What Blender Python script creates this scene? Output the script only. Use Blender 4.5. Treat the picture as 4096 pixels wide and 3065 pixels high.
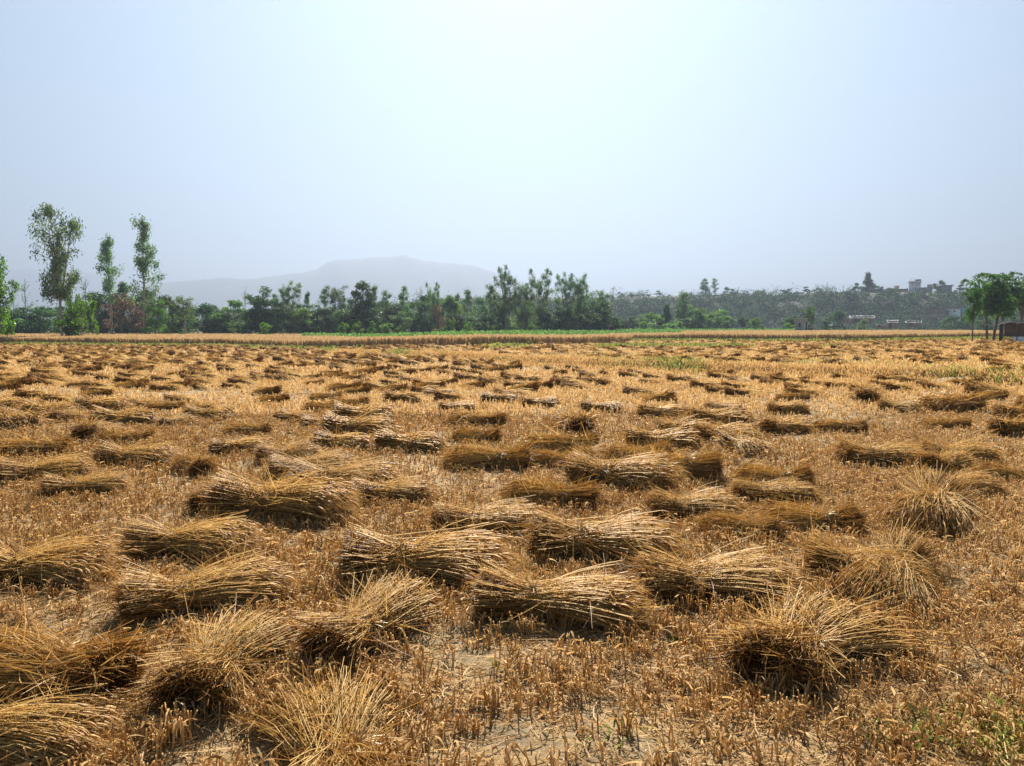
import bpy, math, random
import numpy as np
from math import radians as R, pi

for o in list(bpy.data.objects):
    bpy.data.objects.remove(o)
scene = bpy.context.scene
COL = scene.collection

# ------------------------------------------------------------------ camera
EYE = 1.5
PITCH = math.atan(204 / 2958.0)
F = 2958.0                                   # focal length in photo pixels (4096 wide)
cam = bpy.data.objects.new('camera', bpy.data.cameras.new('camera'))
COL.objects.link(cam)
cam.location = (0, 0, EYE)
cam.rotation_euler = (pi / 2 - PITCH, 0, 0)
cam.data.sensor_width = 36.0
cam.data.lens = F / 4096 * 36.0
cam.data.clip_start = 0.05
cam.data.clip_end = 9000
scene.camera = cam

# ------------------------------------------------------------------ world, sun, exposure
SUN_EL, SUN_AZ = R(40), R(1.0)               # azimuth: clockwise from +Y
w = bpy.data.worlds.new('World'); scene.world = w
w.use_nodes = True
nt = w.node_tree; nt.nodes.clear()
sky = nt.nodes.new('ShaderNodeTexSky'); sky.sky_type = 'NISHITA'
sky.sun_disc = False
sky.sun_elevation = SUN_EL; sky.sun_rotation = SUN_AZ
sky.air_density = 1.0; sky.dust_density = 2.2; sky.ozone_density = 1.6
bg = nt.nodes.new('ShaderNodeBackground'); bg.inputs['Strength'].default_value = 0.077
wo = nt.nodes.new('ShaderNodeOutputWorld')
gm = nt.nodes.new('ShaderNodeGamma'); gm.inputs[1].default_value = 0.5       # soft phone-camera tone of the sky
tn = nt.nodes.new('ShaderNodeMix'); tn.data_type = 'RGBA'; tn.blend_type = 'MULTIPLY'; tn.inputs[0].default_value = 1
tn.inputs[7].default_value = (0.55, 0.75, 0.90, 1)
nt.links.new(sky.outputs[0], gm.inputs[0]); nt.links.new(gm.outputs[0], tn.inputs[6]); nt.links.new(tn.outputs[2], bg.inputs[0]); nt.links.new(bg.outputs[0], wo.inputs[0])
sl = bpy.data.lights.new('sun', 'SUN'); sl.energy = 5.0; sl.angle = R(0.55); sl.color = (1.0, 0.93, 0.82)
sun = bpy.data.objects.new('sun', sl); COL.objects.link(sun)
sun.rotation_euler = (-(pi / 2 - SUN_EL), 0, -SUN_AZ) if False else (pi / 2 - SUN_EL, 0, pi - SUN_AZ)
vs = scene.view_settings
scene.display_settings.display_device = 'sRGB'
vs.view_transform = 'Standard'; vs.look = 'None'; vs.gamma = 1; vs.use_curve_mapping = False
vs.exposure = 1.85
cy = scene.cycles
cy.use_denoising = True
cy.max_bounces = 6; cy.diffuse_bounces = 3; cy.glossy_bounces = 2; cy.transmission_bounces = 4
cy.transparent_max_bounces = 6; cy.volume_bounces = 0
cy.sample_clamp_indirect = 4
cy.use_adaptive_sampling = True; cy.adaptive_threshold = 0.01

rng = np.random.default_rng(7)
random.seed(7)

# ------------------------------------------------------------------ terrain height
_ph = rng.uniform(0, 6.28, (24, 2)); _k = rng.uniform(-1, 1, (24, 2))
def wav(x, y, scale, n0, n1):
    r = 0
    for i in range(n0, n1):
        k = _k[i] / max(1e-6, np.hypot(*_k[i])) / scale * (0.6 + 0.8 * (i % 3) / 2)
        r = r + np.sin(x * k[0] + y * k[1] + _ph[i, 0])
    return r / math.sqrt(n1 - n0)
BX = [-40, -14.5, 1.1, 6.2, 12, 13.5, 16, 30]
BY = [78, 55.7, 32.8, 28.9, 23.3, 20, 16, 5]
def sstep(a, b, t):
    t = np.clip((t - a) / (b - a), 0, 1); return t * t * (3 - 2 * t)
def bund_y(x): return np.interp(x, BX, BY)
def ground_z(x, y):
    x = np.asarray(x, float); y = np.asarray(y, float)
    z = 0.008 * np.clip(y - 60, 0, 150)
    z = z + 0.30 * sstep(-0.5, 0.7, y - bund_y(x)) * sstep(-18, -6, x)
    near = 1 - sstep(60, 120, y)
    z = z + near * (0.02 * wav(x, y, 1.1, 0, 6) + 0.03 * wav(x, y, 4.5, 6, 12))
    m = 1 - sstep(5.5, 7.5, np.hypot(x, y))
    xx, yy = x + .25 * np.sin(y * 3), y + .25 * np.sin(x * 2.3)
    z = z + m * (np.abs(0.012 * wav(xx, yy, .13, 12, 20)) + np.abs(0.016 * wav(xx, yy, .3, 12, 20)))
    return z
HPX = [300, 900, 1500, 1900, 2400, 2600, 2800, 3000, 3200, 3400, 3600, 3900, 4300, 5500]
HPY = [1318, 1290, 1215, 1195, 1192, 1188, 1186, 1186, 1178, 1172, 1176, 1176, 1168, 1180]
HD = 400.0
def ray(px, py):
    u = (px - 2048) / F; v = -(py - 1532.5) / F
    c, s = math.cos(PITCH), math.sin(PITCH)
    return np.array([u, v * s + c, v * c - s])
def at_px(px, py, d):
    r = ray(px, py); t = d / r[1]
    return np.array([r[0] * t, d, EYE + r[2] * t])
_hx = [at_px(a, b, HD)[0] for a, b in zip(HPX, HPY)]; _hz = [at_px(a, b, HD)[2] for a, b in zip(HPX, HPY)]
def hill_z(x, y):
    top = np.interp(x, _hx, _hz)
    t = sstep(318 + 6 * np.sin(x / 23), HD - 6, y)
    prof = np.interp(t, [0, .12, .45, .62, 1], [0, .1, .42, .66, 1])
    back = 1 - 0.3 * sstep(HD + 25, HD + 220, y)
    n = (0.5 * wav(x, y, 6, 0, 6) + 0.8 * wav(x, y, 17, 6, 12)) * np.clip(t * (1.35 - t) * 2, 0, 1)
    return 1.15 + (top - 1.15) * prof * back + n
def gpx(px, py, lim=150.0):
    """photo pixel -> ground point"""
    r = ray(px, py)
    y = 5.0
    if r[2] >= -1e-4: return np.array([r[0] / r[1] * lim, lim, float(ground_z(r[0] / r[1] * lim, lim))])
    z = 0.0
    for _ in range(40):
        t = min((EYE - z) / -r[2], lim / r[1])
        z = 0.5 * z + 0.5 * float(ground_z(r[0] * t, r[1] * t))
    return np.array([r[0] * t, r[1] * t, z])

# ------------------------------------------------------------------ materials
def new_mat(name):
    m = bpy.data.materials.new(name); m.use_nodes = True
    t = m.node_tree; t.nodes.clear()
    return m, t, t.nodes.new('ShaderNodeOutputMaterial')
def ramp(t, fac, stops):
    n = t.nodes.new('ShaderNodeValToRGB'); e = n.color_ramp.elements
    e[0].position, e[0].color = stops[0][0], (*stops[0][1], 1)
    e[1].position, e[1].color = stops[-1][0], (*stops[-1][1], 1)
    for p, c in stops[1:-1]:
        k = e.new(p); k.color = (*c, 1)
    t.links.new(fac, n.inputs[0]); return n.outputs[0]
def thin(name, stops, trans=0.35, rough=0.45, spec=0.4, obj_var=0.0, tcol=(1, 1, 1)):
    """leaf / straw: tinted per blade by the 'tint' attribute, partly translucent"""
    m, t, out = new_mat(name)
    a = t.nodes.new('ShaderNodeAttribute'); a.attribute_name = 'tint'
    col = ramp(t, a.outputs['Fac'], stops)
    if obj_var:
        oi = t.nodes.new('ShaderNodeObjectInfo')
        hs = t.nodes.new('ShaderNodeHueSaturation')
        mr = t.nodes.new('ShaderNodeMapRange')
        mr.inputs['To Min'].default_value = 1 - obj_var; mr.inputs['To Max'].default_value = 1 + obj_var
        t.links.new(oi.outputs['Random'], mr.inputs['Value'])
        t.links.new(mr.outputs[0], hs.inputs['Value']); t.links.new(col, hs.inputs['Color'])
        mh = t.nodes.new('ShaderNodeMapRange')
        mh.inputs['To Min'].default_value = 0.5 - obj_var * .06; mh.inputs['To Max'].default_value = 0.5 + obj_var * .06
        t.links.new(oi.outputs['Random'], mh.inputs['Value']); t.links.new(mh.outputs[0], hs.inputs['Hue'])
        col = hs.outputs[0]
    p = t.nodes.new('ShaderNodeBsdfPrincipled')
    p.inputs['Roughness'].default_value = rough; p.inputs['Specular IOR Level'].default_value = spec
    t.links.new(col, p.inputs['Base Color'])
    tr = t.nodes.new('ShaderNodeBsdfTranslucent')
    mx = t.nodes.new('ShaderNodeMix'); mx.data_type = 'RGBA'; mx.blend_type = 'MULTIPLY'
    mx.inputs['Factor'].default_value = 1; t.links.new(col, mx.inputs[6]); mx.inputs[7].default_value = (*tcol, 1)
    t.links.new(mx.outputs[2], tr.inputs[0])
    ms = t.nodes.new('ShaderNodeMixShader'); ms.inputs[0].default_value = trans
    t.links.new(p.outputs[0], ms.inputs[1]); t.links.new(tr.outputs[0], ms.inputs[2])
    t.links.new(ms.outputs[0], out.inputs[0])
    return m
def solid(name, c1, c2, scale=3.0, rough=0.85, bump=0.15, spec=0.25, detail=6):
    m, t, out = new_mat(name)
    tc = t.nodes.new('ShaderNodeTexCoord')
    n = t.nodes.new('ShaderNodeTexNoise'); n.inputs['Scale'].default_value = scale; n.inputs['Detail'].default_value = detail
    t.links.new(tc.outputs['Object'], n.inputs['Vector'])
    col = ramp(t, n.outputs['Fac'], [(0.3, c1), (0.7, c2)])
    p = t.nodes.new('ShaderNodeBsdfPrincipled'); p.inputs['Roughness'].default_value = rough
    p.inputs['Specular IOR Level'].default_value = spec
    t.links.new(col, p.inputs['Base Color'])
    b = t.nodes.new('ShaderNodeBump'); b.inputs['Strength'].default_value = bump
    t.links.new(n.outputs['Fac'], b.inputs['Height']); t.links.new(b.outputs[0], p.inputs['Normal'])
    t.links.new(p.outputs[0], out.inputs[0])
    return m
def brick_mat(name, c1, c2, mortar, scale):
    m, t, out = new_mat(name)
    tc = t.nodes.new('ShaderNodeTexCoord'); mp = t.nodes.new('ShaderNodeMapping')
    mp.inputs['Rotation'].default_value = (pi / 2, 0, 0)
    b = t.nodes.new('ShaderNodeTexBrick'); b.inputs['Scale'].default_value = scale
    b.inputs['Color1'].default_value = (*c1, 1); b.inputs['Color2'].default_value = (*c2, 1); b.inputs['Mortar'].default_value = (*mortar, 1)
    t.links.new(tc.outputs['Object'], mp.inputs[0]); t.links.new(mp.outputs[0], b.inputs[0])
    p = t.nodes.new('ShaderNodeBsdfPrincipled'); p.inputs['Roughness'].default_value = 0.9
    t.links.new(b.outputs[0], p.inputs['Base Color']); t.links.new(p.outputs[0], out.inputs[0])
    return m

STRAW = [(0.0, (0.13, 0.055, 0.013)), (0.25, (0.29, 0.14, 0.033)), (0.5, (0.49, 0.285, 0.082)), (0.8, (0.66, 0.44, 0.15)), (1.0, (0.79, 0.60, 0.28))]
M_straw = thin('wheat_straw', STRAW, 0.46, 0.5, 0.2)
M_coarse = thin('far_wheat_straw', [(p, tuple(min(1, v * 1.0) for v in c)) for p, c in STRAW], 0.42, 0.65, 0.08)
M_ear = thin('wheat_ear', [(0, (0.2569, 0.1323, 0.0351)), (0.5, (0.4150, 0.2293, 0.0667)), (1, (0.5928, 0.3704, 0.1264))], 0.45, 0.55, 0.25)
M_band = thin('straw_rope', [(0, (0.46, 0.30, 0.12)), (1, (0.76, 0.58, 0.31))], 0.35, 0.45, 0.5)
M_stub = thin('stubble_straw', [(0, (0.2384, 0.1213, 0.0395)), (0.35, (0.4217, 0.2428, 0.0869)), (0.7, (0.5774, 0.3767, 0.1580)), (1, (0.7241, 0.5358, 0.2922))], 0.45, 0.6, 0.1)
M_litter = thin('loose_straw', [(0, (0.1832, 0.0946, 0.0330)), (0.4, (0.3663, 0.2107, 0.0743)), (1, (0.6411, 0.4472, 0.2230))], 0.3, 0.6, 0.08)
M_wheat = thin('ripe_wheat', [(0, (0.32, 0.20, 0.09)), (0.5, (0.48, 0.32, 0.15)), (1, (0.62, 0.45, 0.24))], 0.3, 0.6, 0.2)
M_green = thin('young_crop_leaf', [(0, (0.06, 0.14, 0.03)), (0.6, (0.11, 0.22, 0.05)), (1, (0.18, 0.29, 0.08))], 0.45, 0.5, 0.3)
M_weed = thin('weed_leaf', [(0, (0.06, 0.10, 0.02)), (0.5, (0.16, 0.19, 0.035)), (1, (0.36, 0.33, 0.09))], 0.5, 0.6, 0.15)
M_euc = thin('eucalyptus_leaf', [(0, (0.0644, 0.1233, 0.0359)), (0.6, (0.1195, 0.2159, 0.0652)), (1, (0.2387, 0.3703, 0.1222))], 0.36, 0.6, 0.1, 0.25)
M_dense = thin('broad_dark_leaf', [(0, (0.0309, 0.0728, 0.0182)), (0.6, (0.0599, 0.1305, 0.0305)), (1, (0.1370, 0.2496, 0.0532))], 0.28, 0.6, 0.1, 0.3)
M_light = thin('bright_green_leaf', [(0, (0.0600, 0.1231, 0.0193)), (0.6, (0.1198, 0.2337, 0.0321)), (1, (0.2396, 0.3938, 0.0641))], 0.45, 0.6, 0.1, 0.25, (1, 1, .8))
M_young = thin('young_tree_leaf', [(0, (0.0330, 0.0770, 0.0132)), (0.6, (0.0660, 0.1430, 0.0220)), (1, (0.1320, 0.2420, 0.0440))], 0.42, 0.6, 0.1, 0.2)
M_vivid = thin('sunlit_willow_leaf', [(0, (0.0458, 0.0984, 0.0061)), (0.6, (0.0764, 0.1817, 0.0049)), (1, (0.1528, 0.2878, 0.0122))], 0.6, 0.45, 0.4, 0.1, (1, 1, .6))
M_dry = thin('dry_brown_leaf', [(0, (0.0780, 0.0406, 0.0226)), (0.6, (0.1560, 0.0810, 0.0450)), (1, (0.2730, 0.1620, 0.0990))], 0.3, 0.6, 0.1, 0.15)
M_bark = solid('pale_bark', (0.20, 0.165, 0.125), (0.36, 0.31, 0.25), 2.0, 0.85, 0.3)
M_dbark = solid('dark_bark', (0.07, 0.055, 0.04), (0.15, 0.12, 0.09), 2.0, 0.9, 0.3)

# soil
def soil_mat():
    m, t, out = new_mat('dry_field_soil')
    tc = t.nodes.new('ShaderNodeTexCoord')
    def noise(s, d=8, r=0.6):
        n = t.nodes.new('ShaderNodeTexNoise'); n.inputs['Scale'].default_value = s; n.inputs['Detail'].default_value = d
        n.inputs['Roughness'].default_value = r
        t.links.new(tc.outputs['Object'], n.inputs['Vector']); return n.outputs['Fac']
    soil = ramp(t, noise(9), [(0.3, (0.085, 0.075, 0.052)), (0.55, (0.16, 0.142, 0.10)), (0.75, (0.225, 0.20, 0.15))])
    chaff = ramp(t, noise(60, 4), [(0.3, (0.24, 0.155, 0.068)), (0.7, (0.45, 0.315, 0.155))])
    cov = ramp(t, noise(1.6, 8, 0.72), [(0.38, (0.2,) * 3), (0.55, (0.85,) * 3)])
    mx = t.nodes.new('ShaderNodeMix'); mx.data_type = 'RGBA'
    t.links.new(cov, mx.inputs[0]); t.links.new(soil, mx.inputs[6]); t.links.new(chaff, mx.inputs[7])
    # large green-brown fields beyond the wheat, mixed by distance along the ground itself
    sx = t.nodes.new('ShaderNodeSeparateXYZ'); t.links.new(tc.outputs['Object'], sx.inputs[0])
    mr = t.nodes.new('ShaderNodeMapRange'); mr.inputs['From Min'].default_value = 128; mr.inputs['From Max'].default_value = 150
    t.links.new(sx.outputs['Y'], mr.inputs['Value'])
    far = ramp(t, noise(0.05, 6), [(0.35, (0.10, 0.12, 0.045)), (0.6, (0.20, 0.17, 0.09))])
    mf = t.nodes.new('ShaderNodeMix'); mf.data_type = 'RGBA'
    t.links.new(mr.outputs[0], mf.inputs[0]); t.links.new(mx.outputs[2], mf.inputs[6]); t.links.new(far, mf.inputs[7])
    p = t.nodes.new('ShaderNodeBsdfPrincipled'); p.inputs['Roughness'].default_value = 0.95; p.inputs['Specular IOR Level'].default_value = 0.15
    t.links.new(mf.outputs[2], p.inputs['Base Color'])
    b = t.nodes.new('ShaderNodeBump'); b.inputs['Strength'].default_value = 0.9; b.inputs['Distance'].default_value = 0.03
    t.links.new(noise(28, 8, 0.7), b.inputs['Height']); t.links.new(b.outputs[0], p.inputs['Normal'])
    t.links.new(p.outputs[0], out.inputs[0])
    return m
M_soil = soil_mat()

# ------------------------------------------------------------------ mesh building with numpy
def nrm(v): return v / np.maximum(1e-9, np.linalg.norm(v, axis=-1, keepdims=True))
class MB:
    def __init__(s): s.v = []; s.q = []; s.t = []; s.m = []; s.n = 0
    def add(s, v, q, tint=0.5, mat=0):
        v = np.asarray(v, np.float32).reshape(-1, 3); q = np.asarray(q, np.int64).reshape(-1, 4)
        s.v.append(v); s.q.append(q + s.n); s.n += len(v)
        s.t.append(np.broadcast_to(np.asarray(tint, np.float32), (len(v),)))
        s.m.append(np.full(len(q), mat, np.int32)); return s
    def box(s, c, d, rz=0.0, mat=0):
        x, y, z = [k / 2 for k in d]
        v = np.array([[a, b, e] for e in (-z, z) for b in (-y, y) for a in (-x, x)], float)
        cs, sn = math.cos(rz), math.sin(rz)
        v = np.stack([v[:, 0] * cs - v[:, 1] * sn, v[:, 0] * sn + v[:, 1] * cs, v[:, 2]], 1) + np.array(c)
        return s.add(v, [[0, 2, 3, 1], [4, 5, 7, 6], [0, 1, 5, 4], [2, 6, 7, 3], [0, 4, 6, 2], [1, 3, 7, 5]], 0.5, mat)
    def hexa(s, v, mat=0):      # 8 corners: lower 4 (ccw), upper 4
        return s.add(v, [[3, 2, 1, 0], [4, 5, 6, 7], [0, 1, 5, 4], [1, 2, 6, 5], [2, 3, 7, 6], [3, 0, 4, 7]], 0.5, mat)
    def tubes(s, P, rad, tint=0.5, sides=3, mat=0):
        P = np.asarray(P, float); N, K, _ = P.shape
        rad = np.broadcast_to(np.asarray(rad, float), (N, K))
        T = np.empty_like(P); T[:, 1:-1] = P[:, 2:] - P[:, :-2]; T[:, 0] = P[:, 1] - P[:, 0]; T[:, -1] = P[:, -1] - P[:, -2]
        T = nrm(T)
        mean = nrm(P[:, -1] - P[:, 0] + 1e-7)
        ref = np.where(np.abs(mean[:, 2:3]) < 0.8, np.array([[0, 0, 1.0]]), np.array([[1.0, 0.2, 0]]))[:, None, :]
        a = nrm(np.cross(T, np.broadcast_to(ref, T.shape))); b = np.cross(T, a)
        th = np.arange(sides) * 2 * pi / sides
        V = P[:, :, None] + rad[:, :, None, None] * (a[:, :, None] * np.cos(th)[None, None, :, None] + b[:, :, None] * np.sin(th)[None, None, :, None])
        i = np.arange(N)[:, None, None] * K * sides; k = np.arange(K - 1)[None, :, None] * sides; j = np.arange(sides)[None, None, :]
        jn = (j + 1) % sides
        q = np.stack([i + k + j, i + k + jn, i + k + sides + jn, i + k + sides + j], -1)
        tt = (np.broadcast_to(np.asarray(tint, float)[:, :, None] if np.ndim(tint) == 2 else np.asarray(tint, float).reshape(-1, 1, 1), (N, K, sides))) if np.ndim(tint) else tint
        return s.add(V.reshape(-1, 3), q.reshape(-1, 4), np.ravel(tt) if np.ndim(tint) else tint, mat)
    def ribbons(s, P, W, side, tint=0.5, mat=0):
        P = np.asarray(P, float); N, K, _ = P.shape
        W = np.broadcast_to(np.asarray(W, float), (N, K)); side = np.asarray(side, float)
        if side.ndim == 2: side = side[:, None, :]
        side = nrm(side)
        V = np.stack([P - side * W[..., None] / 2, P + side * W[..., None] / 2], 2)
        i = np.arange(N)[:, None] * K * 2; k = np.arange(K - 1)[None] * 2
        q = np.stack([i + k, i + k + 1, i + k + 3, i + k + 2], -1)
        tt = np.repeat(np.asarray(tint, float), K * 2) if np.ndim(tint) else tint
        return s.add(V.reshape(-1, 3), q.reshape(-1, 4), tt, mat)
    def mesh(s, name, mats, smooth=True):
        me = bpy.data.meshes.new(name)
        v = np.concatenate(s.v); q = np.concatenate(s.q)
        me.vertices.add(len(v)); me.vertices.foreach_set('co', v.ravel())
        me.loops.add(q.size); me.loops.foreach_set('vertex_index', q.ravel().astype(np.int32))
        me.polygons.add(len(q)); me.polygons.foreach_set('loop_start', np.arange(len(q), dtype=np.int32) * 4)
        for m in (mats if isinstance(mats, (list, tuple)) else [mats]): me.materials.append(m)
        me.polygons.foreach_set('material_index', np.concatenate(s.m))
        me.polygons.foreach_set('use_smooth', np.full(len(q), smooth, bool))
        me.update(calc_edges=True)
        a = me.attributes.new('tint', 'FLOAT', 'POINT'); a.data.foreach_set('value', np.concatenate(s.t).astype(np.float32))
        return me
def obj(name, me, parent=None, loc=None):
    o = bpy.data.objects.new(name, me); COL.objects.link(o)
    if parent is not None: o.parent = parent
    if loc is not None: o.location = loc
    return o
def tag(o, label=None, cat=None, group=None, kind=None):
    for k, v in (('label', label), ('category', cat), ('group', group), ('kind', kind)):
        if v: o[k] = v
    return o
def thing(name, label, cat, loc, rz=0.0, group=None, sc=1.0):
    o = obj(name, None); o.location = loc; o.rotation_euler = (0, 0, rz)
    o.scale = (sc, sc, sc) if np.ndim(sc) == 0 else sc
    return tag(o, label, cat, group)

# ------------------------------------------------------------------ ground sheet, hill, mountains
def axis(segs):
    out = []
    for a, b, st in segs: out += list(np.arange(a, b, st))
    return np.array(out + [segs[-1][1]])
gx = axis([(-7200, -400, 340), (-400, -60, 17), (-60, -12, 1.2), (-12, -3.5, .3), (-3.5, 3.5, .06), (3.5, 12, .3), (12, 60, 1.2), (60, 400, 17), (400, 7200, 340)])
gy = axis([(-60, -2, 4), (-2, 1.6, .4), (1.6, 7, .06), (7, 14, .25), (14, 90, .6), (90, 220, 5), (220, 460, 12), (460, 6900, 280)])
X, Y = np.meshgrid(gx, gy)
Z = ground_z(X, Y)
ny, nx = X.shape
idx = np.arange(nx * ny).reshape(ny, nx)
Q = np.stack([idx[:-1, :-1], idx[:-1, 1:], idx[1:, 1:], idx[1:, :-1]], -1).reshape(-1, 4)
g = MB(); g.add(np.stack([X, Y, Z], -1), Q)
tag(obj('ground', g.mesh('ground', M_soil)), 'dry grey brown field soil strewn with chaff', 'ground', kind='structure')

M_hill = solid('scrubby_hillside', (0.014, 0.017, 0.014), (0.045, 0.04, 0.03), 0.12, 0.95, 0.3)
hx = np.arange(-330, 560, 5.0); hy = np.concatenate([np.arange(312, 420, 3.0), np.arange(420, 700, 30.0)])
X, Y = np.meshgrid(hx, hy); Z = hill_z(X, Y)
Z = np.where(Y < 313, 0.6, Z)
ny, nx = X.shape; idx = np.arange(nx * ny).reshape(ny, nx)
Q = np.stack([idx[:-1, :-1], idx[:-1, 1:], idx[1:, 1:], idx[1:, :-1]], -1).reshape(-1, 4)
h = MB(); h.add(np.stack([X, Y, Z], -1), Q)
tag(obj('hill', h.mesh('hill', M_hill)), 'long low scrub covered hill carrying village houses', 'hill', kind='structure')

M_mount = solid('forested_mountain', (0.012, 0.022, 0.026), (0.03, 0.042, 0.042), 0.01, 0.95, 0.0)
def mountain(name, pts, d, depth, label, seed):
    r = np.random.default_rng(seed)
    px = np.arange(pts[0][0], pts[-1][0] + 1, 9.0)
    py = np.interp(px, [p[0] for p in pts], [p[1] for p in pts])
    py = py + np.convolve(r.normal(0, 3.2, len(px) + 4), np.ones(5) / 5, 'valid')
    tops = np.array([at_px(a, b, d) for a, b in zip(px, py)])
    K = 26; t = np.linspace(-1, 1, K)
    rows = []
    for k in t:
        f = (1 - abs(k)) ** (0.8 if k < 0 else 1.2)
        rug = 1 + 0.10 * (1 - f) * np.sin(tops[:, 0] / (70.0) + 5 * k) + 0.06 * (1 - f) * np.sin(tops[:, 0] / 26.0 + 9 * k)
        z = (tops[:, 2] + 12) * f * rug - 12
        rows.append(np.stack([tops[:, 0], d + k * depth + 0 * z, z], -1))
    V = np.array(rows); idx = np.arange(V.shape[0] * V.shape[1]).reshape(V.shape[:2])
    Q = np.stack([idx[:-1, :-1], idx[:-1, 1:], idx[1:, 1:], idx[1:, :-1]], -1).reshape(-1, 4)
    b = MB(); b.add(V, Q)
    tag(obj(name, b.mesh(name, M_mount)), label, 'mountain', kind='structure')
mountain('mountain', [(250, 1240), (450, 1165), (620, 1127), (750, 1121), (900, 1106), (1024, 1113), (1110, 1098), (1190, 1085), (1270, 1075), (1320, 1042), (1350, 1033), (1370, 1031), (1460, 1029), (1500, 1020),
         (1535, 1022), (1600, 1015), (1615, 1013), (1640, 1023), (1700, 1035), (1780, 1045), (1870, 1050), (1920, 1062), (1980, 1085), (2030, 1103), (2080, 1120), (2200, 1155), (2400, 1200), (2800, 1260)],
         3300, 800, 'broad hazy blue mountain with a flat summit behind the trees', 3)
mountain('mountain', [(-900, 1110), (-400, 1060), (-150, 1085), (0, 1078), (40, 1067), (75, 1072), (110, 1061), (145, 1070), (230, 1090), (310, 1085), (375, 1081), (420, 1095), (470, 1108), (560, 1138), (680, 1150), (800, 1190), (1000, 1250)],
         5000, 800, 'very pale far mountain range behind the left eucalyptus', 4)

# ------------------------------------------------------------------ wheat sheaves
XB = -0.07                                   # where the band sits along the sheaf (butt at -0.42, heads at +0.58)
def sheaf_axis(x, rb, droop, bend):
    d = np.maximum(0, x - XB); b = np.maximum(0, XB - x)
    zc = rb * (1.0 + 0.25 * np.minimum(d, .3) / .3) - droop * d ** 2 + 0.10 * b * rb / .12
    yc = bend * d * d
    return yc, zc
def sheaf_scale(x, flare_b, flare_h):
    d = np.maximum(0, x - XB); b = np.maximum(0, XB - x)
    return 1 - .20 * np.exp(-((x - XB) / .07) ** 2) + flare_b * (b / .35) ** 0.8 + flare_h * (d / .6) ** 1.2
def sheaf_points(r, N, K, rb, fb, fh, droop, bend, mess, splay=0.0):
    th = r.uniform(0, 2 * pi, N); rr = np.sqrt(r.uniform(0.02, 1, N))
    a, c = rr * np.cos(th), rr * np.sin(th)
    xb = -0.42 + r.normal(0, .025, N) + (r.random(N) < .08) * r.uniform(-.06, .1, N)
    xt = 0.47 + r.normal(0, .075, N)
    u = np.linspace(0, 1, K)[None]
    x = xb[:, None] + (xt - xb)[:, None] * u
    yc, zc = sheaf_axis(x, rb, droop, bend)
    s = sheaf_scale(x, fb, fh)
    oy = r.normal(0, mess, N)[:, None] * (x - XB) * np.where(x > XB, 1.0, 1.3)
    oz = r.normal(0, mess * .7, N)[:, None] * (x - XB)
    wig = r.normal(0, .006, (N, K))
    y = yc + 1.35 * rb * a[:, None] * s + oy + wig + splay * a[:, None] * np.maximum(0, x - XB)
    z = zc + 0.92 * rb * c[:, None] * s * np.where(x > XB, 1 - .35 * np.clip((x - XB) / .6, 0, 1), 1) + oz
    lo = 0.012 + 0.02 * rr[:, None] * r.random((N, 1))
    z = lo + np.logaddexp(0, (z - lo) * 40) / 40          # soft rest on the ground
    return np.stack([x, y, z], -1)
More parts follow.
